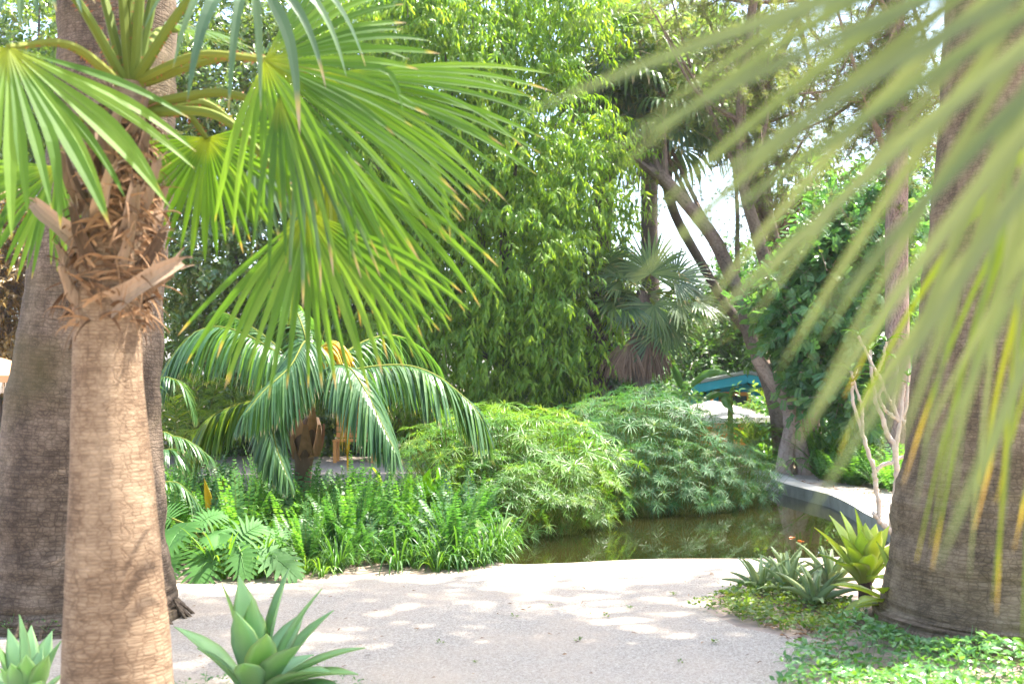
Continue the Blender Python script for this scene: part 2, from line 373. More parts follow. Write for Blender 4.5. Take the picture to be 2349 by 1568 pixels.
def watermat():
    m, nt, N, L = newmat('murky_water')
    tc = N.new('ShaderNodeTexCoord')
    z = nd(N,'ShaderNodeTexNoise', i_Scale=2.2, i_Detail=2.0); L.new(tc.outputs['Object'],z.inputs['Vector'])
    zz = nd(N,'ShaderNodeTexNoise', i_Scale=.35, i_Detail=3.0); L.new(tc.outputs['Object'],zz.inputs['Vector'])
    b = nd(N,'ShaderNodeBsdfPrincipled', i_Roughness=.01, i_IOR=1.42); b.inputs['Specular IOR Level'].default_value=.5
    L.new(ramp(N,L,zz.outputs[0],[(.38,(.007,.0085,.0025)),(.62,(.017,.016,.004))]),b.inputs['Base Color'])
    bp = nd(N,'ShaderNodeBump', i_Strength=.06, i_Distance=.01); L.new(z.outputs[0],bp.inputs['Height']); L.new(bp.outputs[0],b.inputs['Normal'])
    o = N.new('ShaderNodeOutputMaterial'); L.new(b.outputs[0],o.inputs[0]); return m

TIP = ((.34,.26,.07),(.30,.22,.14))
M = dict(
 fan = leafmat('fan_leaf',[(.045,.105,.014),(.08,.165,.02),(.135,.23,.035)],trans=.56,tcol=(2.0,1.9,.55),tip=TIP,base=(.26,.3,.03),rough=.5,spec=.3,tipw=.06),
 fanblur = leafmat('fan_leaf_grey',[(.085,.12,.055),(.115,.15,.07),(.17,.205,.1)],trans=.4,tcol=(1.5,1.4,.65),rough=.5,spec=.3),  # greyer fan leaf for the near blades, their pale sheen put into the colour
 fanblue = leafmat('fan_leaf_blue',[(.045,.09,.04),(.07,.125,.05),(.11,.17,.07)],trans=.35,tcol=(1.4,1.5,.7),tip=TIP,base=(.2,.24,.06),rough=.4,tipw=.12),
 fansun = leafmat('fan_leaf_sunlit',[(.06,.11,.02),(.11,.17,.02),(.2,.22,.02)],trans=.5,tcol=(1.8,1.6,.4),tip=((.36,.28,.03),(.32,.22,.1)),rough=.5,spec=.3,tipw=.1),  # yellower copy of the fan leaf, sunlight on the blades put into its colour
 washi = leafmat('washingtonia_leaf',[(.06,.12,.04),(.11,.18,.055),(.19,.26,.09)],trans=.5,tcol=(1.5,1.5,.6),tip=((.3,.24,.08),(.34,.26,.16)),rough=.4,tipw=.12),
 dead = leafmat('dead_frond',[(.09,.055,.035),(.16,.105,.07),(.24,.165,.115)],trans=.2,tcol=(1.2,1,.8),rough=.8,spec=.15),
 petiole = leafmat('petiole',[(.1,.14,.02),(.15,.17,.025),(.16,.13,.03)],trans=.12,rough=.7,spec=.15,noise=5),
 thorn = plain('thorn',(.25,.07,.02),(.4,.14,.04),20,.5),
 kentia = leafmat('kentia_leaf',[(.035,.095,.035),(.06,.14,.045),(.11,.2,.055)],trans=.42,tcol=(1.7,1.7,.5),tip=((.35,.3,.15),(.4,.34,.26)),rough=.3,spec=.6,tipw=.07),
 kentiay = leafmat('yellow_frond',[(.3,.25,.01),(.45,.34,.01),(.55,.36,.02)],trans=.5,tcol=(1.4,1.1,.3),rough=.5),
 areca = leafmat('areca_leaf',[(.05,.12,.012),(.1,.19,.015),(.2,.26,.02)],trans=.5,tcol=(1.8,1.6,.4),rough=.35),
 ficus = leafmat('ficus_leaf',[(.06,.15,.02),(.11,.22,.026),(.2,.32,.035),(.3,.36,.06)],trans=.55,tcol=(2.1,1.9,.5),rough=.38,spec=.45),
 laurel = leafmat('laurel_leaf',[(.05,.11,.022),(.08,.15,.028),(.13,.2,.04),(.3,.26,.05)],trans=.4,tcol=(1.7,1.6,.5),rough=.22,spec=.8),
 carob = leafmat('carob_leaf',[(.05,.14,.06),(.075,.19,.07),(.13,.25,.075),(.28,.28,.05)],trans=.45,tcol=(1.6,1.7,.6),rough=.28,spec=.6),
 bush = leafmat('bush_leaf',[(.03,.09,.02),(.06,.14,.03),(.1,.19,.04)],trans=.45,tcol=(1.8,1.7,.6),rough=.35),
 goldleaf = leafmat('copper_leaf',[(.06,.06,.02),(.16,.1,.03),(.25,.17,.03)],trans=.4,tcol=(1.5,1.2,.5),rough=.4),
 needle = leafmat('pine_needle',[(.1,.15,.045),(.17,.22,.06),(.27,.28,.1)],trans=.45,tcol=(1.5,1.4,.6),rough=.5),
 twig = plain('pine_twig',(.13,.085,.065),(.26,.18,.14),6,.85),
 papyrus = leafmat('papyrus_leaf',[(.028,.095,.038),(.045,.135,.045),(.085,.19,.06),(.15,.2,.075)],trans=.4,tcol=(1.6,1.6,.55),rough=.45,spec=.35),
 papyrusy = leafmat('papyrus_leaf_light',[(.04,.125,.02),(.07,.18,.028),(.125,.24,.04),(.18,.25,.06)],trans=.45,tcol=(1.7,1.6,.45),rough=.38),
 fern = leafmat('fern_leaf',[(.05,.15,.03),(.085,.21,.04),(.15,.28,.065)],trans=.45,tcol=(1.7,1.7,.55),rough=.42),
 ferndark = leafmat('fern_leaf_deep',[(.03,.1,.025),(.05,.14,.035),(.09,.2,.055)],trans=.4,tcol=(1.5,1.6,.6),rough=.5),
 grassdark = leafmat('strap_leaf_deep',[(.03,.1,.018),(.055,.145,.025),(.1,.2,.035)],trans=.4,tcol=(1.6,1.6,.5),rough=.45),
 grass = leafmat('strap_leaf',[(.05,.15,.02),(.1,.22,.025),(.18,.3,.04)],trans=.45,tcol=(1.8,1.7,.45),rough=.38),
 monstera = leafmat('monstera_leaf',[(.05,.15,.035),(.07,.18,.04),(.09,.2,.045)],trans=.35,tcol=(1.5,1.5,.5),rough=.6,spec=.25,noise=3),
 agave = leafmat('agave_leaf',[(.21,.37,.18),(.26,.43,.19),(.29,.43,.14)],trans=.33,tcol=(1.7,1.7,.4),rough=.45,spec=.4,noise=4,vein=.45),
 agavesun = leafmat('agave_leaf_sunlit',[(.36,.48,.13),(.44,.54,.13),(.5,.56,.16)],trans=.6,tcol=(1.5,1.4,.35),rough=.42,noise=4,vein=.4),  # lighter copy of the agave leaf, sunlit brightness put into its colour
 aloe = leafmat('aloe_leaf',[(.2,.28,.14),(.25,.33,.15),(.3,.35,.15)],trans=.3,tcol=(1.6,1.5,.4),rough=.45,noise=5),
 vinca = leafmat('vinca_leaf',[(.045,.14,.035),(.085,.21,.05),(.14,.28,.065)],trans=.35,tcol=(1.7,1.6,.4),rough=.28,spec=.7),
 cover = leafmat('creeper_leaf',[(.07,.15,.03),(.13,.21,.035),(.22,.27,.05)],trans=.45,tcol=(1.6,1.5,.4),rough=.4),
 banana = leafmat('banana_leaf',[(.06,.16,.02),(.1,.21,.025),(.13,.24,.03)],trans=.5,tcol=(1.8,1.7,.4),rough=.35,noise=4),
 canna = leafmat('canna_leaf',[(.16,.2,.015),(.25,.27,.02),(.36,.3,.02)],trans=.5,tcol=(1.5,1.3,.3),rough=.4),
 litter = leafmat('fallen_leaf',[(.12,.06,.03),(.25,.13,.06),(.4,.24,.13)],trans=.1,rough=.7),
 barkf = barkmat('front_palm_bark',(.045,.027,.016),(.145,.092,.055),(.31,.22,.14),ring=65,crack=24,bump=.5,dist=.01),
 barkd = barkmat('dark_palm_bark',(.022,.014,.009),(.085,.058,.039),(.22,.16,.112),ring=42,crack=30,bump=.6,dist=.014,moss=(.08,.065,.025)),
 barkr = barkmat('right_palm_bark',(.035,.024,.015),(.13,.09,.055),(.27,.195,.125),ring=50,crack=29,bump=.6,dist=.013),
 pinebark = barkmat('pine_bark',(.06,.035,.025),(.22,.15,.12),(.36,.26,.21),crack=11,stretch=(2,4.5),crackw=6,bump=.8,dist=.03,rings=False),
 greybark = barkmat('smooth_bark',(.07,.05,.04),(.18,.125,.095),(.28,.205,.16),crack=6,stretch=(1,3),crackw=3,bump=.25,dist=.01,rings=False),
 carobbark = barkmat('carob_bark',(.15,.1,.075),(.3,.21,.16),(.42,.31,.25),crack=6,stretch=(1,3),crackw=3,bump=.25,dist=.01,rings=False),
 darkbark = barkmat('dark_bark',(.03,.022,.018),(.08,.06,.05),(.14,.11,.09),crack=14,stretch=(1,3),crackw=6,bump=.7,dist=.03,rings=False),
 plumeria = plain('plumeria_bark',(.36,.29,.22),(.52,.44,.35),14,.7,.3,.006),
 fibre = plain('palm_fibre',(.09,.045,.02),(.3,.17,.085),12,.85,usernd=True,trans=.1),
 boot = plain('palm_boot',(.085,.05,.028),(.3,.205,.135),9,.75,.4,.008,stretch=(6,6,1),usernd=True),
 soil = plain('garden_soil',(.22,.16,.12),(.4,.32,.25),5,.95,.8,.03),
 gravel = gravelmat(), water = watermat(),
 concrete = plain('pond_concrete',(.27,.25,.2),(.48,.45,.38),3.5,.8,.3,.01),
 pathtan = plain('sandy_path',(.24,.19,.15),(.36,.3,.25),7,.9,.4,.01),
 teal = plain('teal_paint',(.01,.3,.4),(.02,.36,.47),4,.5,.1,.003),
 tealtrim = plain('bright_teal_trim',(.03,.42,.58),(.05,.47,.62),4,.5,.1,.003),
 roofing = plain('roof_felt',(.3,.33,.31),(.42,.45,.42),6,.9),
 orange = plain('orange_wood',(.5,.19,.04),(.62,.27,.07),5,.55,.1),
 cream = plain('cream_canvas',(.7,.66,.58),(.78,.74,.66),3,.8,.1,trans=.2),
 peach = plain('peach_canvas',(.5,.26,.13),(.56,.31,.17),3,.8,.1,trans=.3),
 mud = plain('pond_mud',(.03,.027,.012),(.05,.045,.02),3,.9),
)
# ================================================================== SETTING
def poly_obj(name, outer, z, mat, hole=None, kind='structure'):
    bm = bmesh.new(); ed=[]
    for loop in [outer]+([hole] if hole is not None else []):
        vs=[bm.verts.new((float(p[0]),float(p[1]),z)) for p in loop]
        ed+=[bm.edges.new((vs[i],vs[(i+1)%len(vs)])) for i in range(len(vs))]
    bmesh.ops.triangle_fill(bm, use_beauty=True, use_dissolve=False, edges=ed, normal=(0,0,1))
    for f in bm.faces:
        if f.normal.z<0: f.normal_flip()
    me=bpy.data.meshes.new(name); bm.to_mesh(me); bm.free(); me.materials.append(mat)
    o=bpy.data.objects.new(name,me); C.objects.link(o); o['kind']=kind; return o
def smooth_loop(pts, n):
    p=np.array([q[:2] for q in pts]); m=len(p); u=np.linspace(0,m,n,endpoint=False); i=u.astype(int); f=(u-i)[:,None]
    a,b,c,d=p[(i-1)%m],p[i],p[(i+1)%m],p[(i+2)%m]
    return .5*((2*b)+(-a+c)*f+(2*a-5*b+4*c-d)*f*f+(-a+3*b-3*c+d)*f**3)
pond_px=[G(1160,1291),G(1500,1280),G(1850,1278),G(2010,1262),G(2052,1215),G(1990,1183),G(1958,1163),G(1910,1141),G(1850,1126),G(1798,1112),G(1772,1100),G(1735,1085)]
pond_pts=[p[:2] for p in pond_px]+[(3.0,20.3),(1,19.6),(-2,18.8),(-6,18.5),(-7.5,16),(-6,13.6),(-3,13.4),(-1.1,12.6),(-.35,11.2)]
pond=smooth_loop(pond_pts,120)
soil=poly_obj('garden_ground',[(-220,-60),(220,-60),(220,300),(-220,300)],-.004,M['soil'],hole=pond)
wm=poly_obj('pond_water',pond,-.13,M['water'])
wb=MB(); n=len(pond); V=np.zeros((2,n,3)); V[:,:,:2]=pond[None]; V[0,:,2]=-.0045; V[1,:,2]=-.7
j=np.arange(n); wb.add(V,np.stack([j,(j+1)%n,n+(j+1)%n,n+j],-1))
wo=wb.build('pond_wall',M['concrete']); wo['kind']='structure'
pb=poly_obj('pond_bed',pond,-.7,M['mud'])
# gravel path in front
near_edge=[G(1160,1294),G(1330,1288),G(1500,1283),G(1700,1281),G(1850,1281)]
path=[(-9,-4),(-9,8.7)]+[G(x,y)[:2] for x,y in ((380,1338),(660,1331),(900,1322),(1100,1308))]+[p[:2]-np.array([0,.03]) for p in near_edge]+[G(x,y)[:2] for x,y in ((1900,1290),(1760,1330),(1640,1365),(1620,1400),(1690,1436),(1800,1458),(1925,1470),(1840,1520),(1790,1568),(1740,1640))]+[(1.2,4.2),(1.3,2.5),(1.6,-4)]
gp=poly_obj('gravel_path',path,.0,M['gravel'])
# far path behind the pond with its concrete kerb
bank=[G(2130,1290),G(2052,1217),G(1990,1183),G(1958,1163),G(1910,1141),G(1850,1126),G(1798,1112),G(1772,1100),G(1735,1085)]
bk=catmull(np.array(bank),70)
def offset(c,d):
    t=norm(np.gradient(c[:,:2],axis=0)); nn=np.stack([t[:,1],-t[:,0]],-1); o=c.copy(); o[:,:2]+=nn*d; return o
kb=MB()
tgt=offset(bk,-.05); tin=offset(bk,.28)
prof=[]
for c,z in ((tgt,-.6),(tgt,.045),(tin,.045),(tin,-.1)):
    q=c.copy(); q[:,2]=z; prof.append(q)
V=np.stack(prof,1); K=len(bk); i,c=np.meshgrid(np.arange(K-1),np.arange(3),indexing='ij'); a=i*4+c
kb.add(V,np.stack([a,a+4,a+5,a+1],-1).reshape(-1,4))
ko=kb.build('pond_kerb',M['concrete']); ko['kind']='structure'
fp=[tuple(p[:2]) for p in offset(bk,.27)]+[G(x,y)[:2] for x,y in ((1760,1078),(1850,1097),(1960,1116),(2060,1135),(2200,1180),(2330,1280))]
poly_obj('far_path',fp,.02,M['pathtan'])
lw=poly_obj('back_path',[(-14,18.75),(-6,18.75),(-2,19.05),(1,19.85),(2.7,20.5),(2.9,23),(-14,24.2)],.012,M['pathtan'])
kb=MB(); line=catmull(np.array([(-14,18.5,0),(-6,18.5,0),(-2,18.8,0),(1,19.6,0),(2.9,20.3,0)]),40)
a1=offset(line,.06); a2=offset(line,-.3); prof=[]
for c,z in ((a1,-.6),(a1,.06),(a2,.06),(a2,-.1)):
    q=c.copy(); q[:,2]=z; prof.append(q)
V=np.stack(prof,1); K=len(line); i,c=np.meshgrid(np.arange(K-1),np.arange(3),indexing='ij'); a=i*4+c
kb.add(V,np.stack([a+1,a+5,a+4,a],-1).reshape(-1,4)); ko=kb.build('back_kerb',M['pathtan']); ko['kind']='structure'

# ================================================================== PALMS
def img(ix, iy, dep=0.0): return np.array([ix, dep, -iy])
def petiole(parent, p0, p1, lift=.15, r0=.03, r1=.012, thorns=True, mat='petiole', name='petiole'):
    p0=np.asarray(p0); p1=np.asarray(p1); mid=(p0+p1)/2+ZUP*lift*np.linalg.norm(p1-p0)
    pts=catmull([p0,mid,p1],18); mb=MB(); tube(mb,pts,np.linspace(r0,r1,18),7,rnd=rng.random()*.6,t=.5,flat=1.0)
    if thorns:
        k=44; u=rng.uniform(.03,.95,k)*17; i=u.astype(int); b=pts[i]+(pts[np.minimum(i+1,17)]-pts[i])*(u-i)[:,None]
        D=norm(np.gradient(pts,axis=0))[i]; side=norm(np.cross(D,np.array([0,-1,.3])[None]))*np.where(rng.random(k)<.5,1,-1)[:,None]
        rr=np.linspace(r0,r1,18)[i]
        strips(mb,b+side*rr[:,None]*.8,side-.5*D*0+rng.normal(0,.25,(k,3)),np.tile([0,-1,.2],(k,1)),rng.uniform(.012,.022,k),.004,0,K=1,prof=lambda s:1-s*.9,mi=1)
    return mb.build(name,[M[mat],M['thorn']],parent)
def fan_frond(root, start, hub, axis, up, R, mat='fan', pet=True, lift=.12, r0=.026, thorns=True, label=None, **kw):
    mb=MB(); fan(mb,hub,axis,up,R,**kw)
    o=mb.build('frond',M[mat],root)
    if label: o['label']=label
    if pet: petiole(o,start,hub,lift=lift,r0=r0,thorns=thorns)
    return o
def trunk_px(mb, rows, Y, ns=40, n=60, base_z=None, rough=.02, bump=.006):
    pts=[]; rad=[]
    for (py,cx,hw) in rows: pts.append(P(cx,py,Y)); rad.append(S(hw,Y))
    pts=np.array(pts); pts[:,1]=Y
    r=np.interp(np.linspace(0,len(rows)-1,n),np.arange(len(rows)),rad)
    k=np.ones(5)/5; rs=np.convolve(np.pad(r,2,'edge'),k,'valid')
    c=catmull(pts,n)
    rs=rs*(1+bump*np.convolve(rng.normal(0,1,n+6),[.2,.3,.5,1,.5,.3,.2],'same')[3:-3])
    if base_z is not None: c[0,2]=base_z
    tube(mb,c,rs,ns,rough=rough,cap=True)
    return c,rs
# ---- front fan palm
YF=5.0
fp_root=thing('fan_palm',(P(272,1705,YF)[0],YF,0),'young fan palm with pale cross-cracked trunk, shaggy leaf stubs and big bright fans','palm')
mb=MB(); cf,rf=trunk_px(mb,[(1712,274,134),(1568,270,121),(1430,266,115),(1300,262,108),(1100,257,92),(900,248,80),(760,247,74),(640,256,76),(500,266,74),(380,278,62),(280,290,50),(190,300,34)],YF,ns=48,n=90,base_z=-.02,rough=.012)
mb.build('trunk',M['barkf'],fp_root,smooth=True)
def trunk_at(py):
    Z=P(270,py,YF)[2]; i=np.argmin(abs(cf[:,2]-Z)); return cf[i],rf[i]
# leaf stubs and fibre
def boot(py, ang, length, width, lean, tw=0.0, cup=.5, sag=.0, lab=None):
    c,r=trunk_at(py); o=np.array([math.sin(ang),-math.cos(ang),0]); tang=np.array([math.cos(ang),math.sin(ang),0])
    p0=c+o*r*.9; d=norm(o*lean+ZUP*(1-lean)+tang*tw); p2=p0+d*length+G3*sag*length; p1=p0+ZUP*length*.35*(1-lean)+o*length*.25+tang*tw*length*.3
    mb=MB(); blade(mb,p0,p1,p2,width*.85,prof=lambda s:1.25-.6*s+.1*np.sin(s*9+py),thick=.02,cup=cup*1.7,K=10,up=o+ZUP*.3)
    k=9; e=rng.uniform(-1,1,k); dd=norm(p2-p1); strips(mb,p2-dd*.02+np.outer(e,np.cross(dd,o))*width*.45,norm(dd+rng.normal(0,.25,(k,3))),np.tile(o,(k,1)),rng.uniform(.02,.09,k),.006,rng.uniform(0,1.2,k),K=3,prof=lambda s:1-.7*s,fold=.3)
    return mb.build('leaf_stub',M['boot'],fp_root,smooth=False)
for py,ang,l,w,lean,tw,cup in ((705,.35,.36,.052,.25,1.1,.4),(560,-.6,.34,.05,.3,-1.0,.4),(690,-.9,.17,.035,.35,.1,.5),(640,.5,.2,.03,.2,.2,.5),(600,-.25,.24,.035,.15,-.3,.6),(560,.6,.26,.04,.2,.1,.5),(520,-.1,.24,.04,.2,.3,.5),
    (500,.9,.25,.04,.25,.2,.5),(480,-.8,.26,.04,.25,-.2,.5),(440,.2,.24,.038,.2,-.2,.5),(420,-.5,.24,.036,.2,.2,.5),(400,.8,.22,.034,.25,.1,.5),(370,0,.2,.034,.2,.2,.5),(340,-.6,.2,.03,.25,-.2,.5),(330,.6,.2,.03,.25,.2,.5),(300,.1,.18,.03,.2,-.2,.5),
    (660,1.5,.16,.04,.6,.1,.4),(650,2.6,.2,.05,.3,0,.4),(580,3.4,.2,.05,.3,0,.4),(520,2.2,.2,.05,.3,0,.4),(460,3,.2,.05,.3,0,.4),(610,1.2,.2,.035,.35,.2,.5),(690,-1.6,.14,.035,.4,-.1,.5),(630,-1.2,.16,.04,.4,0,.5)):
    boot(py,ang,l,w,lean,tw,cup)
mb=MB(); k=620
pys=rng.uniform(240,745,k); ang=rng.uniform(-math.pi,math.pi,k); B=[];O=[];Tn=[]
for y,a in zip(pys,ang):
    c,r=trunk_at(y); o=np.array([math.sin(a),-math.cos(a),0]); B.append(c+o*r*1.0); O.append(o); Tn.append([math.cos(a),math.sin(a),0])
B=np.array(B);O=np.array(O);Tn=np.array(Tn)
strips(mb,B,norm(O*rng.uniform(.25,.8,k)[:,None]+ZUP*rng.uniform(-.8,.9,k)[:,None]+Tn*rng.normal(0,.9,k)[:,None]),O,rng.uniform(.06,.2,k),rng.uniform(.0025,.011,k),rng.uniform(.3,2.2,k),K=6,prof=lambda s:1-.75*s,fold=.3,p=1.0,curl=-.6)
k2=240; idx=rng.integers(0,k,k2)
strips(mb,B[idx]-ZUP*.02,norm(Tn[idx]*np.where(rng.random(k2)<.5,1,-1)[:,None]+O[idx]*.35+rng.normal(0,.2,(k2,3))),O[idx],rng.uniform(.08,.17,k2),rng.uniform(.006,.016,k2),rng.uniform(.4,1.5,k2),K=6,prof=lambda s:1-.6*s,fold=.25,curl=-.9)
mb.build('fibre',M['fibre'],fp_root)
cr=P(300,195,YF)
def ff(hx,hy,Y,axis,up,R,sx=300,sy=200,**kw): return fan_frond(fp_root,P(sx,sy,YF-.02),P(hx,hy,Y),axis,up,R,**kw)
ff(18,108,4.45,img(.72,.70,-.1),(.25,-.85,.45),.88,amin=-30,amax=115,nseg=25,droop=.5,curv=.1,lift=.16,sx=285,sy=200,cup=.05,join=.55)
ff(606,138,4.72,img(.86,.46,-.05),(.05,-.95,.3),.72,amin=-95,amax=0,nseg=19,droop=.35,bend=.08,curv=.08,lift=.10,sx=318,sy=185,cup=.05,join=.55,tp=.5)
ff(606,138,4.74,img(.82,.56,.0),(.05,-.95,.25),1.08,amin=-8,amax=27,nseg=13,droop=.3,curv=.04,pet=False,cup=.03,join=.5,tp=.5,rag=.1)
ff(607,139,4.70,img(.1,.95,-.1),(0,-.9,.3),.72,amin=-34,amax=30,nseg=9,droop=.9,bend=.1,pet=False,cup=.05,join=.35,rag=.2,tp=.5)
ff(640,215,4.68,img(.25,.95,-.1),(0,-.92,.25),.80,amin=-30,amax=24,nseg=9,droop=.8,bend=.2,pet=False,cup=.05,join=.3,rag=.25,tp=.5)
ff(690,300,4.72,img(.35,.93,-.05),(0,-.92,.2),.72,amin=-22,amax=26,nseg=7,droop=.6,bend=.2,pet=False,cup=.05,join=.3,rag=.25,tp=.5,mat='fanblue')
ff(735,168,5.02,img(.90,.43,.0),(-.05,-.95,.3),1.02,amin=-33,amax=26,nseg=21,droop=.3,curv=.05,lift=.12,sx=322,sy=190,cup=.03,join=.55,tp=.5)
ff(705,486,4.85,img(.22,.97,-.1),(0,-.95,.1),.84,amin=-54,amax=62,nseg=24,droop=.4,curv=.05,lift=.2,sx=335,sy=255,cup=.05,join=.45,rag=.14,tp=.5)
ff(752,352,5.0,img(.64,.77,.0),(0,-.95,.2),1.0,amin=-20,amax=22,nseg=12,droop=.35,curv=.06,lift=.18,sx=330,sy=240,cup=.04,join=.5,rag=.1,tp=.5)
ff(752,356,5.06,img(.5,.86,.05),(0,-.95,.2),.8,amin=-10,amax=60,nseg=11,droop=.6,curv=.06,pet=False,cup=.04,mat='fansun',join=.4,rag=.15)
ff(474,316,5.3,img(.15,.98,.0),(.05,-.9,.35),.56,amin=-95,amax=95,nseg=32,droop=.2,curv=.1,lift=.3,sx=330,sy=270,join=.6)
ff(585,330,5.5,img(.75,.66,.1),(.05,-.9,.35),.55,amin=-60,amax=60,nseg=20,droop=.35,lift=.2,sx=330,sy=262,mat='fanblue',join=.5)
ff(128,382,5.35,img(-.45,.9,-.1),(-.1,-.9,.35),.56,amin=-75,amax=70,nseg=27,droop=.12,curv=.08,lift=.25,sx=262,sy=290,join=.6)
ff(575,-95,4.5,img(.2,.8,-.35),(.1,-.6,.75),.72,amin=-75,amax=75,nseg=9,droop=2.6,bend=.1,sx=310,sy=185,mat='fanblue',join=.3,rag=.25,tp=.75,wf=.75)
ff(60,-110,4.7,img(-.5,.5,-.3),(-.1,-.7,.6),.6,spread=260,nseg=26,droop=1.5,sx=285,sy=185,mat='fanblue')
ff(405,70,5.7,img(.95,.05,.3),(.05,-.25,.95),.42,spread=200,nseg=30,droop=.3,sx=305,sy=190,mat='fanblue')
for hx,hy,Y,ax,up,sx in ((170,-150,5.3,img(-.3,-.4,.5),(-.3,-.5,.8),288),(245,-330,5.0,img(-.15,-.9,.1),(0,-1,.1),297),(292,-380,5.1,img(.05,-1,.15),(0,-1,.2),302),(345,-260,4.9,img(.3,-.8,-.2),(.2,-.8,.5),308),(420,-210,5.3,img(.6,-.5,.4),(.3,-.5,.8),310)):
    ff(hx,hy-90,Y,ax,up,.74,spread=250,nseg=32,droop=.9,sx=sx,sy=188,lift=.03)
def palm_crown(root, ctr, n, pl, R, mats, el=(-50,75), nseg=26, K=7, droop=1.6, thorn=False, r0=.03, az=None, pleat=.3, spread=240, bend=.05):
    for i in range(n):
        a=i*2.39996+rng.normal(0,.15) if az is None else az[i]
        e=R_(el[1]+(el[0]-el[1])*((i+.5)/n)**.9)+rng.normal(0,.06)
        d=np.array([math.cos(a)*math.cos(e),math.sin(a)*math.cos(e),math.sin(e)])
        hub=ctr+d*pl*rng.uniform(.85,1.1)+G3*.12*pl*math.cos(e)
        up=norm(ZUP-d*d[2]+1e-3) 
        ax=norm(d+G3*.25)
        m=mats[min(int(i/n*len(mats)),len(mats)-1)]
        mb=MB(); fan(mb,hub,ax,up,R*rng.uniform(.88,1.08),nseg=nseg,K=K,droop=droop*rng.uniform(.8,1.25),spread=spread,pleat=pleat,bend=bend,cup=.2)
        tube(mb,catmull([ctr+d*.05,(ctr+hub)/2+ZUP*.05*pl,hub],6),np.linspace(r0,r0*.4,6),4,rnd=.4,t=.1,mi=1)
        mb.build('frond',[M[m],M['petiole'] if m!='dead' else M['dead']],root)
# ---- the two big trunks
YL=7.75
big1=thing('washingtonia_palm',(P(185,1420,YL)[0],YL,0),'massive dark ringed palm trunk standing behind the young fan palm','palm','thick dark palm trunks')
mb=MB(); c1,_=trunk_px(mb,[(1415,185,228),(1390,184,216),(1300,182,204),(1000,190,172),(640,222,152),(300,262,138),(50,270,130),(-500,285,115),(-1200,300,100)],YL,ns=72,n=240,base_z=-.02,rough=.03,bump=.007)
mb.build('trunk',M['barkd'],big1,smooth=True)
mb=MB(); k=16; a=rng.uniform(-1.8,1.8,k); rr=S(225,YL)
b=np.stack([c1[0,0]+np.sin(a)*rr*.97,YL-np.cos(a)*rr*.97,np.full(k,.06)],-1); o=np.stack([np.sin(a),-np.cos(a),np.zeros(k)],-1)
for q in range(k):
    mb=MB(); tube(mb,catmull([b[q]+ZUP*rng.uniform(0,.08),b[q]+o[q]*.05-ZUP*.02,b[q]+o[q]*rng.uniform(.07,.13)-ZUP*.09],5),.012,5,rnd=rng.random()); mb.build('root',M['barkd'],big1)
palm_crown(big1,c1[-1],22,1.1,1.1,['washi','washi','washi','dead'],nseg=22,K=6)
YR=7.3
big2=thing('washingtonia_palm',(P(2320,1442,YR)[0],YR,0),'huge ringed palm trunk rising out of the creeper bed beside the aloes','palm','thick dark palm trunks')
mb=MB(); c2,_=trunk_px(mb,[(1446,2320,330),(1420,2320,300),(1380,2320,284),(1200,2318,258),(1000,2316,228),(700,2320,200),(300,2332,172),(-300,2345,150),(-1450,2360,120)],YR,ns=72,n=240,base_z=-.02,rough=.025,bump=.006)
mb.build('trunk',M['barkr'],big2,smooth=True)
palm_crown(big2,c2[-1],22,.85,1.0,['washi','washi','washi','dead'],nseg=22,K=6)
# ---- near blurred fan palm hanging in from the right
nr=thing('fan_palm',(2.75,1.35,0),'blurred fan palm hanging long blades across the upper right corner','palm')
mb=MB(); tube(mb,catmull([(2.75,1.35,-.02),(2.72,1.4,1.2),(2.7,1.4,2.5)],20),np.linspace(.17,.12,20),16,rough=.03); mb.build('trunk',M['barkf'],nr,smooth=True)
st=np.array([2.7,1.4,2.5])
def nf(hx,hy,Y,axis,up,R,mat,**kw): return fan_frond(nr,st,P(hx,hy,Y),axis,up,R,mat=mat,**kw)
nf(2880,-300,1.25,img(-.82,.57,.0),(.25,-.93,.3),.84,'fanblur',amin=-45,amax=34,nseg=16,droop=.12,curv=.05,cup=.02,join=.42,bend=0,wf=.66,rag=.03)
nf(2860,-160,1.6,img(-.56,.83,.06),(.25,-.93,.25),.95,'fanblur',amin=-13,amax=28,nseg=7,droop=.5,curv=.04,cup=.02,join=.42,bend=0,wf=.48,rag=.04)
nf(2620,-330,1.4,img(-.42,.9,.0),(.2,-.95,.2),.82,'fanblur',amin=-6,amax=42,nseg=11,droop=.3,curv=.04,cup=.02,join=.45,bend=0,wf=.66,rag=.04)
nf(2740,-40,2.1,img(-.42,.9,.08),(.3,-.9,.2),1.1,'fansun',amin=-8,amax=26,nseg=8,droop=1.1,curv=.04,cup=.02,join=.3,bend=0,wf=.6,rag=.05)
nf(2440,230,2.2,img(-.12,.98,.08),(.3,-.9,.2),1.05,'fansun',amin=-22,amax=24,nseg=9,droop=1.6,curv=.04,cup=.02,join=.3,bend=.1,wf=.5,rag=.08)
nf(2400,120,1.9,img(-.2,.97,.05),(.3,-.9,.2),.92,'fanblur',amin=-16,amax=20,nseg=6,droop=1.4,curv=.04,cup=.02,join=.3,bend=0,wf=.45,rag=.08)
for az,e in ((.3,.5),(1.2,.7),(2.0,.9),(-.6,.6),(-1.5,.3),(.8,1.2)):
    d=np.array([math.cos(az)*math.cos(e),math.sin(az)*math.cos(e),math.sin(e)]); 
    fan_frond(nr,st,st+d*.7,norm(d+G3*.2),ZUP-d*d[2],.8,nseg=24,K=7,droop=.8,spread=240,thorns=False)
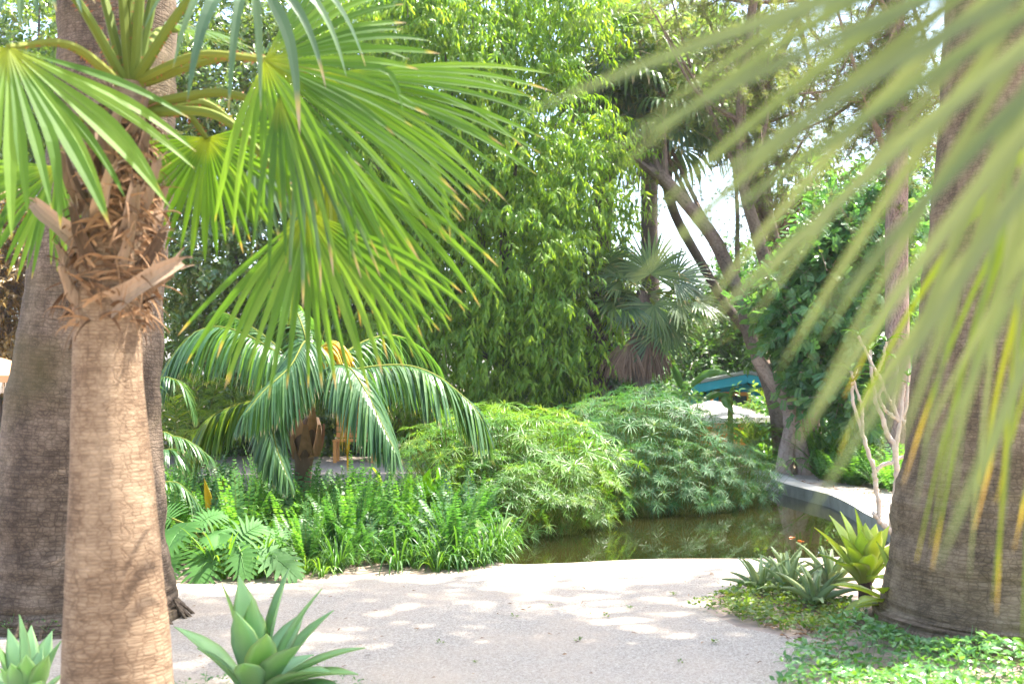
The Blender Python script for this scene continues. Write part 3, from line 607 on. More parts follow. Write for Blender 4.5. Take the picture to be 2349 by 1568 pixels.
# ---- distant washingtonias with weeping skirts
def far_palm(rows, Y, label, ctr_px, n=24, R=.95, pl=.95, droop=3.2, mats=('washi','washi','washi','fanblue'), el=(-60,70), bark='darkbark',grp='tall weeping fan palms'):
    c=P(*ctr_px,Y); b=P(rows[0][1],rows[0][0],Y); b[2]=0
    root=thing('washingtonia_palm',b,label,'palm',grp)
    mb=MB(); pts=[b-ZUP*.02]+[P(cx,py,Y) for py,cx,hw in rows[1:]]+[c]; rad=[S(r[2],Y) for r in rows]+[S(rows[-1][2],Y)]
    n2=36; tube(mb,catmull(pts,n2),np.interp(np.linspace(0,len(rad)-1,n2),np.arange(len(rad)),rad),14,rough=.04); mb.build('trunk',M[bark],root,smooth=True)
    palm_crown(root,c,n,pl,R,list(mats),el=el,droop=droop,nseg=24,K=7,pleat=.25,bend=.02)
    return root
far_palm([(1000,1360,26),(500,1382,24),(250,1403,22)],24,'weeping fan palm with a short rusty crown shaft right beside the bright green tree',(1405,130),n=26,R=1.25,pl=1.0,droop=1.6)
far_palm([(1010,1820,16),(860,1775,13),(765,1716,11),(695,1663,10.5),(607,1611,10.5),(493,1549,11),(400,1528,13)],23.5,'weeping fan palm leaning left with long hanging green strands',(1520,265),n=28,R=1.15,pl=1.0,el=(-35,70))
far_palm([(1010,1850,22),(620,1768,17),(430,1730,17),(300,1680,17)],25,'weeping fan palm behind the leaning one, its pale fan standing upright',(1640,170),n=26,R=1.25,pl=1.1,el=(-40,75))
far_palm([(1010,1905,22),(500,1880,18),(420,1850,18)],26,'weeping fan palm with tan dead skirt half hidden by blurred blades',(1850,440),n=18,R=1.0,pl=.7,mats=('washi','washi','dead','dead'))
far_palm([(1010,1500,24),(500,1490,20)],27,'weeping fan palm crown farthest back at the top of the picture',(1490,40),n=24,R=1.2,pl=1.1,droop=2)
# ---- palm with brown skirt beside the papyrus
YS=20.5
b=P(1478,900,YS); b[2]=0
sk=thing('fan_palm',b,'short fan palm with a brown bell of dead fronds hanging under its green crown','palm')
mb=MB(); ctr=P(1478,668,YS); tube(mb,catmull([b-ZUP*.02,P(1470,820,YS),P(1463,740,YS),ctr],24),np.linspace(S(24,YS),S(17,YS),24),14,rough=.05); mb.build('trunk',M['darkbark'],sk,smooth=True)
for hx,hy,ax,up,R,m in ((1492,628,img(.05,-1,0),(0,-1,.2),.82,'washi'),(1545,640,img(.8,-.5,.2),(-.1,-.9,.4),.75,'fanblue'),(1500,700,img(.2,.9,-.3),(0,-.7,.7),.85,'washi'),(1560,690,img(.95,.15,.1),(0,-.7,.7),.9,'washi'),(1600,690,img(.95,.3,.2),(0,-.5,.85),.7,'fanblue'),(1535,745,img(.55,.83,-.1),(.1,-.9,.4),.75,'washi'),(1505,765,img(.35,.95,0),(.1,-.95,.2),.75,'fanblue'),(1440,700,img(-.8,.4,.1),(0,-.7,.7),.75,'fanblue'),(1430,640,img(-.7,-.6,.3),(0,-.8,.5),.7,'washi'),(1470,680,img(-.1,.4,.9),(0,-.4,.9),.8,'fanblue')):
    fan_frond(sk,ctr,P(hx,hy,YS-.1),ax,up,R,mat=m,nseg=34,K=8,droop=.35,spread=240,thorns=False,r0=.02,lift=.05)
for hx,hy,ax,R in ((1468,765,img(.05,1,0),.98),(1420,790,img(-.25,.95,-.1),.72),(1445,775,img(-.12,1,-.2),.9),(1490,775,img(.2,.97,-.1),.92),(1478,760,img(.1,1,.3),.95),(1455,770,img(0,1,.35),.9)):
    fan_frond(sk,P(1466,735,YS),P(hx,hy,YS-.15),ax,(0,-1,.1),R*.92,mat='dead',nseg=24,K=7,droop=1.4,spread=58,thorns=False,r0=.015,lift=0,join=.75,pet=False)
# booted trunk next to it
bt=P(1372,890,YS+.4); bt[2]=0
bp=thing('booted_palm',bt,'dark palm trunk covered in criss-cross leaf stubs at the edge of the bright green tree','palm')
mb=MB(); Yb=YS+.4; tp=P(1378,650,Yb); cc=catmull([bt-ZUP*.02,P(1372,880,Yb),P(1376,760,Yb),tp],30); tube(mb,cc,S(19,Yb),12,rough=.05); mb.build('trunk',M['darkbark'],bp,smooth=True)
mb=MB()
for i in range(90):
    z=i/90; q=cc[min(int(4+z*25),29)]; a=i*2.39996; o=np.array([math.cos(a),math.sin(a),0]); tg=np.array([-o[1],o[0],0])*(1 if i%2 else -1)
    p0=q+o*.14; blade(mb,p0,p0+o*.05+ZUP*.1+tg*.03,p0+o*.1+ZUP*.2+tg*.12,.045,prof=lambda s:1.1-.5*s,thick=.02,K=4,up=o)
mb.build('leaf_stub',M['darkbark'],bp)
palm_crown(bp,tp,12,.5,.75,['fanblue','washi'],nseg=24,K=6,droop=.8)
# ---- kentia palm in the fern bed
def cp(x,y): return (344+x/2.734, 631+y/2.734)
YK=11.6
kt=thing('feather_palm',G(690,1230),'feather palm with blue green fronds and one yellow frond in the fern bed','palm')
mb=MB(); kc=P(718,955,YK); tube(mb,catmull([G(690,1230)-ZUP*.02,P(695,1100,YK),P(700,1030,YK),P(712,985,YK),kc],30),np.interp(np.linspace(0,1,30),[0,.35,.6,.8,1],[.075,.09,.14,.11,.06]),16,rough=.05); mb.build('trunk',M['boot'],kt,smooth=True)
mb=MB()
for ang,py,l in ((-.9,1050,.3),(.9,1045,.32),(.1,1040,.3),(-.3,1010,.32),(.5,1000,.3),(2,1040,.3),(3.3,1030,.3),(-2,1030,.3)):
    c=P(704,py,YK); o=np.array([math.sin(ang),-math.cos(ang),0]); blade(mb,c+o*.09,c+o*.16+ZUP*.12,c+o*.17+ZUP*l,.075,prof=lambda s:1.1-.8*s,thick=.01,up=o,K=8)
mb.build('leaf_sheath',M['fibre'],kt)
KF=[([(985,780),(900,620),(770,470),(500,335),(300,350),(150,500),(60,660)],[11.6,11.5,11.4,11.3,11.2,11.1,11.0],.62,'kentia'),
    ([(985,780),(1010,560),(975,415),(880,570),(720,720),(600,860)],[11.6,11.4,11.1,10.8,10.5,10.3],.52,'kentia'),
    ([(975,800),(940,700),(880,690),(790,800),(770,950),(800,1100),(860,1260)],[11.6,11.3,11.0,10.8,10.7,10.6,10.5],.42,'kentia'),
    ([(1000,790),(1060,680),(1140,575),(1250,580),(1350,720),(1420,860),(1530,1090)],[11.6,11.4,11.2,11.0,10.8,10.7,10.5],.58,'kentia'),
    ([(1000,790),(1120,650),(1350,580),(1600,565),(1780,620),(1920,720),(2050,850),(2120,1000)],[11.6,11.6,11.6,11.6,11.5,11.5,11.4,11.4],.62,'kentia'),
    ([(1010,780),(1150,560),(1330,420),(1520,375),(1680,440),(1800,560)],[11.7,11.9,12.2,12.5,12.7,12.9],.5,'kentia'),
    ([(990,790),(1020,640),(1090,440),(1180,430),(1240,600),(1230,880),(1235,1120)],[11.7,11.8,11.9,12,12.1,12.1,12.1],.42,'kentiay'),
    ([(960,800),(800,790),(640,790),(500,830),(360,910),(260,1100),(200,1280)],[11.7,11.7,11.6,11.5,11.4,11.3,11.2],.55,'areca'),
    ([(985,790),(1000,560),(960,330),(860,140),(700,60)],[11.7,12.0,12.3,12.6,12.8],.5,'kentia'),
    ([(985,790),(930,600),(780,430),(600,300),(440,220)],[11.7,12,12.2,12.4,12.6],.55,'kentia')]
for pts,ys,lm,mt in KF:
    q=catmull([P(*cp(*p),y) for p,y in zip(pts,ys)],40)
    mb=MB(); pinnate(mb,q,nl=100,lmax=lm*1.3,wid=.019,s0=.22,hang=3.4,lift=.1,ang0=62,ang1=22,K=6,rad=.016,fold=.25,lp=lambda x:np.clip(.62+1.5*x-1.75*x*x,.15,1))
    o=mb.build('frond',[M[mt],M['petiole']],kt)
    if mt=='kentiay': o['label']='bright yellow dying frond'
mb=MB(); tube(mb,catmull([kc,P(*cp(1060,480),11.6),P(*cp(1112,290),11.6)],10),np.linspace(.02,.004,10),6,rnd=.3,t=.4); mb.build('spear',M['petiole'],kt)
# ================================================================== BROADLEAF TREES
T_L=tmpl_lance(); T_LN=tmpl_lance(.13,.04,.3); T_R=tmpl_round(); T_P=tmpl_pinnate(5); T_W=tmpl_lance(.24,.05,.12)
def ell(px,py,Y,rx,rz,ry=None): 
    return (P(px,py,Y), np.array([S(rx,Y), S(rx,Y) if ry is None else ry, S(rz,Y)]))
def crown(mb, ells, ncl, spc, lps, size, tmpl, hang=.8, twig=.45, sig=.22, back=.45, inner=.3, lump=.16, up=.3, face=0.0, stiff=.6):
    w=np.array([r[0]*r[2]+r[1]*r[2] for c,r in ells]); w/=w.sum()
    e=rng.choice(len(ells),ncl,p=w); d=rvec(ncl)
    keep=(d[:,1]<.25)|(rng.random(ncl)<back); e=e[keep]; d=d[keep]
    Cc=np.array([c for c,r in ells])[e]; Rr=np.array([r for c,r in ells])[e]
    ph=e[:,None]*1.7
    nz=(np.sin(d*5.1+ph).sum(1)+np.sin(d[:,[1,2,0]]*9.3+ph*2).sum(1)*.6)/3
    fr=(1-rng.random(len(e))**2*.22)*(1+lump*nz); ins=rng.random(len(e))<inner; fr=np.where(ins,rng.uniform(.35,.85,len(e)),fr)
    cl=Cc+Rr*d*fr[:,None]
    n=len(cl)*spc; i=np.repeat(np.arange(len(cl)),spc)
    p=cl[i]+rng.normal(0,sig,(n,3))*np.array([1,1,.75]); o=norm(d[i]/Rr[i])
    td=norm(o*.8+rng.normal(0,.45,(n,3))+ZUP*up*.3)
    tl=twig*rng.uniform(.6,1.3,n)
    u=np.linspace(.12,1,lps); m=n*lps; k=np.repeat(np.arange(n),lps); uu=np.tile(u,n)
    pos=p[k]+td[k]*(tl[k]*uu)[:,None]+G3*((tl[k]*hang*.45)*uu**2)[:,None]
    sd=norm(np.cross(td,rvec(n)))[k]*np.where(np.tile(np.arange(lps),n)%2,1,-1)[:,None]
    ax=td[k]*stiff+sd*.55+G3*hang+rng.normal(0,.22,(m,3))
    nr=o[k]*.8+ZUP*.45+rng.normal(0,.35,(m,3))
    rn=np.clip(.45*rng.random(len(cl))[i][k]+.25*rng.random(n)[k]+.3*rng.random(m)+.0,0,1)
    leaves(mb,pos,ax,nr,size*rng.uniform(.7,1.2,m),tmpl,rnd=rn)
    return p,td,tl
def tree(name,label,cat,base,ells,leafm,bark,ncl,spc,lps,size,tmpl,group=None,trunk_r=.16,trunks=None,twigs=True,**kw):
    b=np.array(base,float); root=thing(name,b,label,cat,group)
    mb=MB(); p,td,tl=crown(mb,ells,ncl,spc,lps,size,tmpl,**kw); mb.build('crown',M[leafm],root)
    mb=MB(); top=np.mean([c for c,r in ells],axis=0)
    fork=b+(top-b)*.45; fork[2]=max(.6,(top[2]-b[2])*.4+b[2])
    if trunks is None: tube(mb,catmull([b-ZUP*.03,(b+fork)/2+np.array([.06,.05,0]),fork],14),np.linspace(trunk_r,trunk_r*.75,14),12,rough=.06)
    else:
        for pts,r0,r1 in trunks: tube(mb,catmull(pts,28),np.linspace(r0,r1,28),12,rough=.06)
    for c,r in ells:
        tube(mb,catmull([fork,(fork+c)/2+rng.normal(0,.12,3),c+r*np.array([0,0,.3])],12),np.linspace(trunk_r*.5,.02,12),7)
    if twigs:
        k=min(len(p),1500); q=rng.choice(len(p),k,replace=False)
        strips(mb,p[q]-td[q]*tl[q][:,None]*.6,td[q],rvec(k),tl[q]*1.4,.007,.3,K=2,prof=lambda s:1-.6*s)
    mb.build('trunk',M[bark],root,smooth=False)
    return root
tree('weeping_fig_tree','tall dense tree of drooping glossy light green leaves at the centre behind the pond','tree',(0.1,22.3,0),
  [ell(1160,-60,22,270,240,1.7),ell(1010,140,21.3,230,220,1.5),ell(1190,330,21.3,185,190,1.5),ell(1335,455,21.3,112,150,.9),ell(1150,590,21.2,225,190,1.4),ell(1290,700,20.9,120,140,.9),ell(1090,800,21.5,215,150,1.2),ell(1255,865,20.9,100,95,.8),ell(950,400,21.6,180,200,1.4),ell(920,660,21.9,180,190,1.2)],
  'ficus','darkbark',1650,7,7,.19,T_LN,hang=1.15,twig=.42,sig=.2,trunk_r=.2,inner=.22)
tree('laurel_tree','broad tree with small shiny rounded leaves glinting between the front palm and the weeping fig','tree',(-4.6,24,0),
  [ell(590,300,23.5,250,230,1.8),ell(430,150,23.5,200,200,1.5),ell(520,560,22.8,200,190,1.5),ell(720,560,23.4,200,220,1.5),ell(780,120,23.8,220,200,1.5),ell(660,800,23,230,150,1.4),ell(470,820,22.8,160,150,1.2)],
  'laurel','darkbark',1500,6,8,.15,T_W,hang=.35,twig=.45,sig=.22,trunk_r=.2,inner=.25)
tree('copper_leaf_tree','dark tree with copper brown and gold leaves at the left edge behind the thick trunk','tree',(-9.7,21.5,0),
  [ell(0,690,21,140,130,1.0),ell(-60,560,21.4,150,150,1.0),ell(30,830,21.6,120,110,.9)],'goldleaf','darkbark',330,6,8,.13,T_W,hang=.5,twig=.4,sig=.2,trunk_r=.13)
tree('bright_leaf_tree','tall tree with small sunlit yellowish leaves at the top left corner','tree',(-10.5,25,0),
  [ell(90,60,24.5,260,190,1.7),ell(-60,260,24.5,190,190,1.5),ell(60,330,25,200,180,1.4)],'laurel','darkbark',760,6,8,.14,T_W,hang=.4,twig=.45,sig=.24,trunk_r=.17)
YC=19.3
cb=P(1818,1088,YC); cb[2]=0
W2=lambda x,y,Y=YC: P(x,y,Y)
tr=[([W2(1797,1090)*[1,1,0]+[0,0,-.03],W2(1806,1030),W2(1817,965),W2(1800,915),W2(1768,868),W2(1735,820)],.15,.11),([W2(1848,1092)*[1,1,0]+[0,0,-.03],W2(1836,1030),W2(1820,968),W2(1838,925),W2(1862,880)],.14,.1),([W2(1817,975),W2(1815,940),W2(1822,900),W2(1850,800)],.15,.09)]
tree('carob_tree','blue green tree of small round leaflets leaning over the path on two crossing brown trunks','tree',cb,
  [ell(1880,780,YC-.2,75,95,.9),ell(1950,820,YC-.1,105,110,.9),ell(1900,700,YC,120,110,1.0),ell(1815,690,YC+.5,55,70,.7),ell(1975,620,YC+.3,95,130,1.0),ell(1930,905,YC-.6,70,45,.6),ell(1890,580,YC+.6,70,70,.8),ell(1985,500,YC+.8,85,90,.9)],
  'carob','carobbark',430,6,6,.19,T_P,hang=.35,twig=.4,sig=.16,trunks=tr,trunk_r=.09,inner=.2)
# ---- pines
def pine(label, stems, Y, crown_e, ntw=700, bark='pinebark', needles=26, base=None, tw=.9, nlen=.13):
    b=np.array(stems[0][0][0],float) if base is None else base; b=b.copy(); b[2]=0
    root=thing('pine_tree',b,label,'tree','pine trees at the far side of the pond')
    mb=MB()
    for pts,r0,r1 in stems: tube(mb,catmull(pts,36),np.linspace(r0,r1,36),14,rough=.05)
    mb.build('trunk',M[bark],root,smooth=True)
    mbt=MB(); mbn=MB()
    limbs=[]
    allp=np.concatenate([catmull(p,30)[14:] for p,_,_ in stems])
    for c,r in crown_e:
        for q in range(6):
            tgt=c+r*rvec(1)[0]*.8; s=allp[rng.integers(0,len(allp))] if rng.random()<.6 else allp[np.argmin(np.linalg.norm(allp-c,axis=1))]
            l=catmull([s,(s+tgt)/2+rng.normal(0,.25,3),tgt],14); limbs.append(l); tube(mbt,l,np.linspace(.055,.012,14),5,cap=False)
    L=np.concatenate(limbs)
    k=rng.integers(0,len(L),ntw); base_=L[k]+rng.normal(0,.05,(ntw,3)); d=norm(rvec(ntw)+ZUP*.15)
    X=strips(mbt,base_,d,rvec(ntw),tw*rng.uniform(.4,1.3,ntw),.009,rng.normal(.2,.6,ntw),K=5,prof=lambda s:1-.7*s)
    X2=X[:,2:].reshape(-1,3); k2=rng.integers(0,len(X2),int(ntw*1.6)); 
    Y2=strips(mbt,X2[k2],rvec(len(k2)),rvec(len(k2)),rng.uniform(.2,.55,len(k2)),.005,rng.normal(.2,.6,len(k2)),K=3,prof=lambda s:1-.6*s)
    nodes=np.concatenate([X[:,3:].reshape(-1,3),Y2[:,1:].reshape(-1,3)]); nodes=nodes[rng.random(len(nodes))<.55]
    i=np.repeat(np.arange(len(nodes)),needles); m=len(i)
    tuft=norm(rvec(len(nodes))+ZUP*.3)
    strips(mbn,nodes[i],norm(tuft[i]*.9+rng.normal(0,.5,(m,3))),rvec(m),nlen*rng.uniform(.7,1.2,m),.0028,.3,K=1,prof=lambda s:1-.5*s)
    mbt.build('branch',M['twig'],root); mbn.build('needles',M['needle'],root)
    return root
Yp=21.5
pine('leaning double trunk pine slanting up to the left in front of the bright sky gap',[([P(1796,1070,20.7)*[1,1,0]-ZUP*.03,P(1788,960,20.7),P(1764,870,20.9),P(1724,770,21.2),P(1705,690,21.3),P(1674,625,Yp),P(1633,541,Yp),P(1567,458,Yp),P(1515,400,Yp+.5)],.18,.11)],Yp,[ell(1340,190,Yp+3,90,140,1.0),ell(1450,60,Yp+4,150,140,1.3)],ntw=170,bark='greybark')
pine('upright pair of grey pine trunks standing between the leaning pine and the blurred blades',[([P(1864,1070,20.7)*[1,1,0]-ZUP*.03,P(1860,960,20.7),P(1830,820,21),P(1792,700,Yp),P(1768,640,Yp),P(1738,541,Yp),P(1706,423,Yp),P(1700,250,Yp),P(1720,60,Yp),P(1760,-200,Yp)],.17,.08),([P(1860,960,20.8),P(1835,800,21.2),P(1806,680,Yp+.5),P(1775,541,Yp+.5),P(1742,385,Yp+.5),P(1760,200,Yp+.5),P(1850,0,Yp+.5)],.14,.07)],Yp,[ell(1690,90,Yp-.3,170,170,1.2),ell(1850,130,Yp,170,170,1.2),ell(1700,-60,Yp,240,110,1.4),ell(1840,290,Yp+.6,110,120,1.0),ell(1560,-40,Yp,140,110,1.2)],ntw=880,bark='greybark')
Yq=17.6
pine('straight reddish pine trunk rising behind the bare branching shrub',[([P(2058,1105,Yq)*[1,1,0]-ZUP*.03,P(2060,900,Yq),P(2056,600,Yq),P(2058,300,Yq),P(2050,0,Yq),P(2040,-300,Yq)],.2,.13)],Yq,[ell(2000,-20,Yq,230,150,1.3),ell(2180,-150,Yq,200,150,1.3),ell(1930,250,Yq+.8,140,140,1.0),ell(2130,300,Yq+.8,90,140,1.0)],ntw=900)
# ---- background trees and shrubs
bgs=[('bush_tree','light green rounded tree behind the brown-skirted palm',[ell(1655,790,29,80,90,1),ell(1720,700,30,80,100,1.1),ell(1625,860,28,70,60,.9)],'bush',300,T_W,.17),
 ('bush_tree','leafy tree filling the gap right of the pine pair',[ell(1985,600,27,130,150,1.4),ell(2110,620,27,120,200,1.3),ell(1880,600,28,90,90,1.2)],'bush',330,T_W,.18),
 ('bush_tree','small green tree with its tip against the sky between the leaning pine and the pair',[ell(1700,640,34,50,70,.8),ell(1740,720,33,70,80,1),ell(1690,740,33,60,70,.8)],'bush',200,T_W,.17),
 ('bush_tree','pale feathery tree glowing behind the dead frond skirt',[ell(1560,780,32,90,70,1.2),ell(1430,740,33,90,110,1.2),ell(1400,850,32,120,70,1.2)],'areca',330,T_LN,.2),
 ('bush_tree','broad leafy tree behind the reddish pine trunk',[ell(2120,450,26,110,150,1.3),ell(2070,760,25,120,190,1.3),ell(2200,800,25,140,200,1.3)],'bush',380,T_W,.18),
 ('bush_tree','dark green tree behind the weeping fig and the laurel',[ell(900,200,31,260,300,2),ell(700,500,31,300,300,2),ell(1150,500,31,280,300,2),ell(900,800,30,330,200,2),ell(500,200,31,260,300,2)],'laurel',900,T_W,.24),
 ('bush_tree','dark tree behind the copper leaved one at the left edge',[ell(60,500,31,260,300,2),ell(-100,800,30,240,200,2),ell(200,150,31,240,250,2),ell(300,750,30,240,220,2)],'laurel',620,T_W,.24),
 ('bush_tree','low green tree behind the booted palm trunk',[ell(1330,830,28,130,110,1.3),ell(1480,900,28,140,70,1.2),ell(1240,620,28,130,200,1.4)],'bush',420,T_W,.18),
 ('bush_tree','hazy green tree line tree far behind the teal cabin',[ell(1600,830,44,130,70,2),ell(1800,800,44,150,110,2),ell(2000,760,44,150,150,2)],'bush',380,T_W,.28)]
for nm,lab,es,mt,ncl,tm,sz in bgs:
    c=np.mean([e[0] for e in es],axis=0); b=np.array([c[0],c[1]+.5,-.02])
    tree(nm,lab,'tree',b,es,mt,'darkbark',ncl,6,7,sz,tm,group='leafy trees beyond the pond',hang=.4,twig=.5,sig=.28,trunk_r=.16,inner=.35,back=.35)
# shade tree to the right of the frame, its crown overhead
tree('shade_tree','tall tree outside the right edge whose high crown shades the path','tree',(9.2,11.2,0),[(np.array([6.1,10.3,13.0]),np.array([2.0,1.1,.8])),(np.array([4.1,9.3,13.3]),np.array([1.9,1.3,.8]))],'laurel','darkbark',62,15,8,.21,T_W,hang=.4,twig=.5,sig=.3,back=1.0,inner=.3)

# ================================================================== UNDERGROWTH AND PLANTS
def place(o, loc, rz=0.0, sc=1.0, tilt=(0,0)): o.location=tuple(float(v) for v in loc); o.rotation_euler=(tilt[0],tilt[1],rz); o.scale=(sc,)*3
def dup(o):
    c=o.copy(); C.objects.link(c)
    for ch in list(o.children):
        d=ch.copy(); C.objects.link(d); d.parent=c
    return c
def inpoly(n, poly):
    poly=np.asarray(poly)[:,:2]; lo,hi=poly.min(0),poly.max(0); out=[]
    while len(out)<n:
        p=lo+(hi-lo)*rng.random(2); x,y=p; ins=False; j=len(poly)-1
        for i in range(len(poly)):
            if (poly[i,1]>y)!=(poly[j,1]>y) and x<(poly[j,0]-poly[i,0])*(y-poly[i,1])/(poly[j,1]-poly[i,1])+poly[i,0]: ins=not ins
            j=i
        if ins: out.append(p)
    return np.array(out)
def fern_mesh(nf, L, spread=(.25,.8), mat='fern', wid=.011, lm=.06, name='sword_fern', nl=30):
    mb=MB()
    for i in range(nf):
        a=rng.uniform(0,2*math.pi); lean=rng.uniform(*spread); d=np.array([math.cos(a)*lean,math.sin(a)*lean,1.0])
        q,_=rachis(np.array([math.cos(a)*.04,math.sin(a)*.04,-.02]),d,L*rng.uniform(.65,1.1),rng.uniform(.3,1.3),n=12,p=1.8)
        pinnate(mb,q,nl=nl,lmax=lm,wid=wid,s0=.12,hang=.25,lift=.12,ang0=85,ang1=60,K=2,rad=.0025,fold=0,up=np.array([math.cos(a),math.sin(a),.3]),prof=lambda s:np.clip((s+.3)*1.6*np.minimum(1,(1-s)*2+.1),.1,1),lp=lambda x:np.clip(1.02-.75*x**2.2-.35*(1-x)**6,.12,1))
    return mb.build(name,[M[mat],M['petiole']],origin=(0,0,0))
def strap_mesh(n, L, W, name='strap_leaf_plant', mat='grass', droop=(.6,2.2), fold=.3, lean=(.15,.7)):
    mb=MB(); a=rng.uniform(0,2*math.pi,n); l=rng.uniform(*lean,n)
    d=np.stack([np.cos(a)*l,np.sin(a)*l,np.ones(n)],-1); b=np.stack([np.cos(a)*.05*rng.random(n),np.sin(a)*.05*rng.random(n),np.full(n,-.01)],-1)
    strips(mb,b,d,np.stack([-np.cos(a),-np.sin(a),l],-1),L*rng.uniform(.6,1.15,n),W*rng.uniform(.7,1.2,n),rng.uniform(*droop,n),K=7,prof=STRAP,fold=fold,p=1.5)
    return mb.build(name,M[mat],origin=(0,0,0))
def papyrus(name, n, H, mat):
    root=thing(name,(0,0,0),'','sedge')
    ms=MB(); mf=MB()
    for i in range(n):
        a=rng.uniform(0,2*math.pi); r=abs(rng.normal(0,.16)); b=np.array([math.cos(a)*r,math.sin(a)*r,-.05]); le=rng.uniform(.05,.75)
        h=H*rng.uniform(.55,1.08)*(1-.12*le)
        if rng.random()<.12: le=rng.uniform(0,.3); h=H*rng.uniform(.95,1.1)
        elif rng.random()<.36: le=rng.uniform(.5,1.3); h=H*rng.uniform(.25,.6)
        q,D=rachis(b,np.array([math.cos(a)*le+rng.normal(0,.08),math.sin(a)*le+rng.normal(0,.08),1]),h*1.05,.35*le+.1,n=7)
        tube(ms,q,np.linspace(.006,.0035,7),4,rnd=rng.random(),cap=False)
        k=rng.integers(17,26); aa=np.linspace(0,2*math.pi,k,endpoint=False)+rng.normal(0,.12,k); ax=D[-1]; x=norm(np.cross(ax,rvec(1)[0])); y=np.cross(ax,x)
        up=rng.uniform(.05,.55)
        d=np.cos(aa)[:,None]*x+np.sin(aa)[:,None]*y+ax*up+rng.normal(0,.1,(k,3))
        old=rng.random()<.07
        strips(mf,np.repeat(q[-1][None],k,0),d,np.repeat(ax[None],k,0),rng.uniform(.13,.27,k),.0046,rng.uniform(.3,1.4,k),K=4,prof=STRAP,fold=.3,rnd=np.full(k,1.0) if old else np.clip(rng.random()*.6+rng.random(k)*.35,0,1))
        if rng.random()<.35:
            kk=22; strips(mf,np.repeat(q[-1][None],kk,0),norm(rvec(kk)+ax*.8),rvec(kk),rng.uniform(.03,.08,kk),.003,.2,K=1,prof=lambda s:1+0*s,rnd=1.0)
    ms.build('stalk',M['petiole'],root,origin=(0,0,0)); mf.build('foliage',M[mat],root,origin=(0,0,0))
    return root
def set_root_loc(o,loc,rz,sc): place(o,loc,rz,sc)
protoL=[papyrus('umbrella_sedge',76,1.24,'papyrusy') for _ in range(2)]; protoR=[papyrus('umbrella_sedge',82,1.46,'papyrus') for _ in range(3)]
def scatter_sedge(protos, spots, label, group):
    used=set()
    for i,(x,y,s,z) in enumerate(spots):
        k=i%len(protos); o=protos[k] if k not in used else dup(protos[k]); used.add(k)
        place(o,(x,y,z),rng.uniform(0,6.28),s); tag(o,label,'sedge',group)
spL=[]
for px,Y,s in ((1020,13.9,.85),(1075,13.6,.95),(1130,13.3,1.0),(1190,13.4,1.0),(1250,13.3,.95),(1310,13.6,.9),(1350,13.3,.62),(1100,14.3,1.05),(1170,14.4,1.05),(1240,14.5,1.0),(1310,14.6,.92),(1050,14.5,.95),(1230,12.6,.6),(1165,12.3,.6),(1300,12.8,.55),(1100,12.8,.7)):
    spL.append((P(px,870,Y)[0],Y,s,-.14))
scatter_sedge(protoL,spL,'light yellow green umbrella sedge clump in the pond behind the ferns','yellow green umbrella sedges in the pond')
spR=[]
for px,Y,s in ((1385,15.6,.88),(1445,15.3,.98),(1510,15.3,.98),(1575,15.5,.86),(1635,15.7,.62),(1690,16.1,.5),(1740,16.5,.42),(1420,16.4,1.0),(1485,16.3,1.06),(1550,16.4,.98),(1600,16.6,.74),(1665,17,.5),(1360,16.6,.88),(1400,14.7,.55),(1480,14.5,.6),(1560,14.7,.6),(1640,15.0,.58),(1710,15.6,.55)):
    spR.append((P(px,870,Y)[0],Y,s,-.14))
scatter_sedge(protoR,spR,'blue green umbrella sedge clump standing in the pond water in front of the brown-skirted palm','blue green umbrella sedges in the pond')
# ferns and strap leaves
ferns=[fern_mesh(15,.7),fern_mesh(15,.68,mat='ferndark'),fern_mesh(14,.7,mat='ferndark')]+[fern_mesh(13,.85,(.08,.4)),fern_mesh(13,.85,(.08,.4),mat='ferndark')]
straps=[strap_mesh(46,.44,.006),strap_mesh(46,.5,.006,mat='grassdark'),strap_mesh(38,.4,.009,droop=(1,3)),strap_mesh(38,.4,.008,droop=(1,3),mat='grassdark')]
bed=[(-3.4,9.5),(-2.0,9.5),(-.35,9.95),(-.2,10.4),(-.45,11.4),(-1.1,12.3),(-3,12.8),(-4.8,12.8)]
pts=inpoly(112,bed); used=set()
for i,p in enumerate(pts):
    f=(p[1]-9.4)/3; k=int(rng.integers(0,5)); o=ferns[k] if k not in used else dup(ferns[k]); used.add(k)
    place(o,(p[0],p[1],0),rng.uniform(0,6.28),rng.uniform(.8,1.15)*(1.0 if f>.15 else .8)); tag(o,'sword fern with upright ladder-like fronds in the bed beside the path','fern','sword ferns in the bed beside the path')
fe=catmull(np.array([(-2.45,9.25,0),(-1.7,9.32,0),(-1.1,9.45,0),(-.6,9.62,0),(-.22,9.85,0),(-.12,10.15,0)]),50); used=set()
for i in range(58):
    q=fe[rng.integers(0,50)]; k=int(rng.integers(0,4)); o=straps[k] if k not in used else dup(straps[k]); used.add(k)
    place(o,(q[0]+rng.normal(0,.06),q[1]+rng.uniform(-.04,.6),0),rng.uniform(0,6.28),rng.uniform(.5,1.25)); tag(o,'clump of grassy strap leaves spilling onto the gravel at the front of the fern bed','grass plant','grassy strap plants along the path')
# lilies with wide arching leaves behind the ferns
lil=strap_mesh(30,.9,.02,name='arching_lily',droop=(1,2.6)); used=False
for px,Y in ((1000,12.6),(1050,12.8),(960,13),(900,13.0),(1090,12.7)):
    o=lil if not used else dup(lil); used=True; place(o,(P(px,900,Y)[0],Y,-.0),rng.uniform(0,6),rng.uniform(.8,1.05)); tag(o,'lily with long pale arching leaves behind the ferns','lily','pale arching lilies behind the ferns')
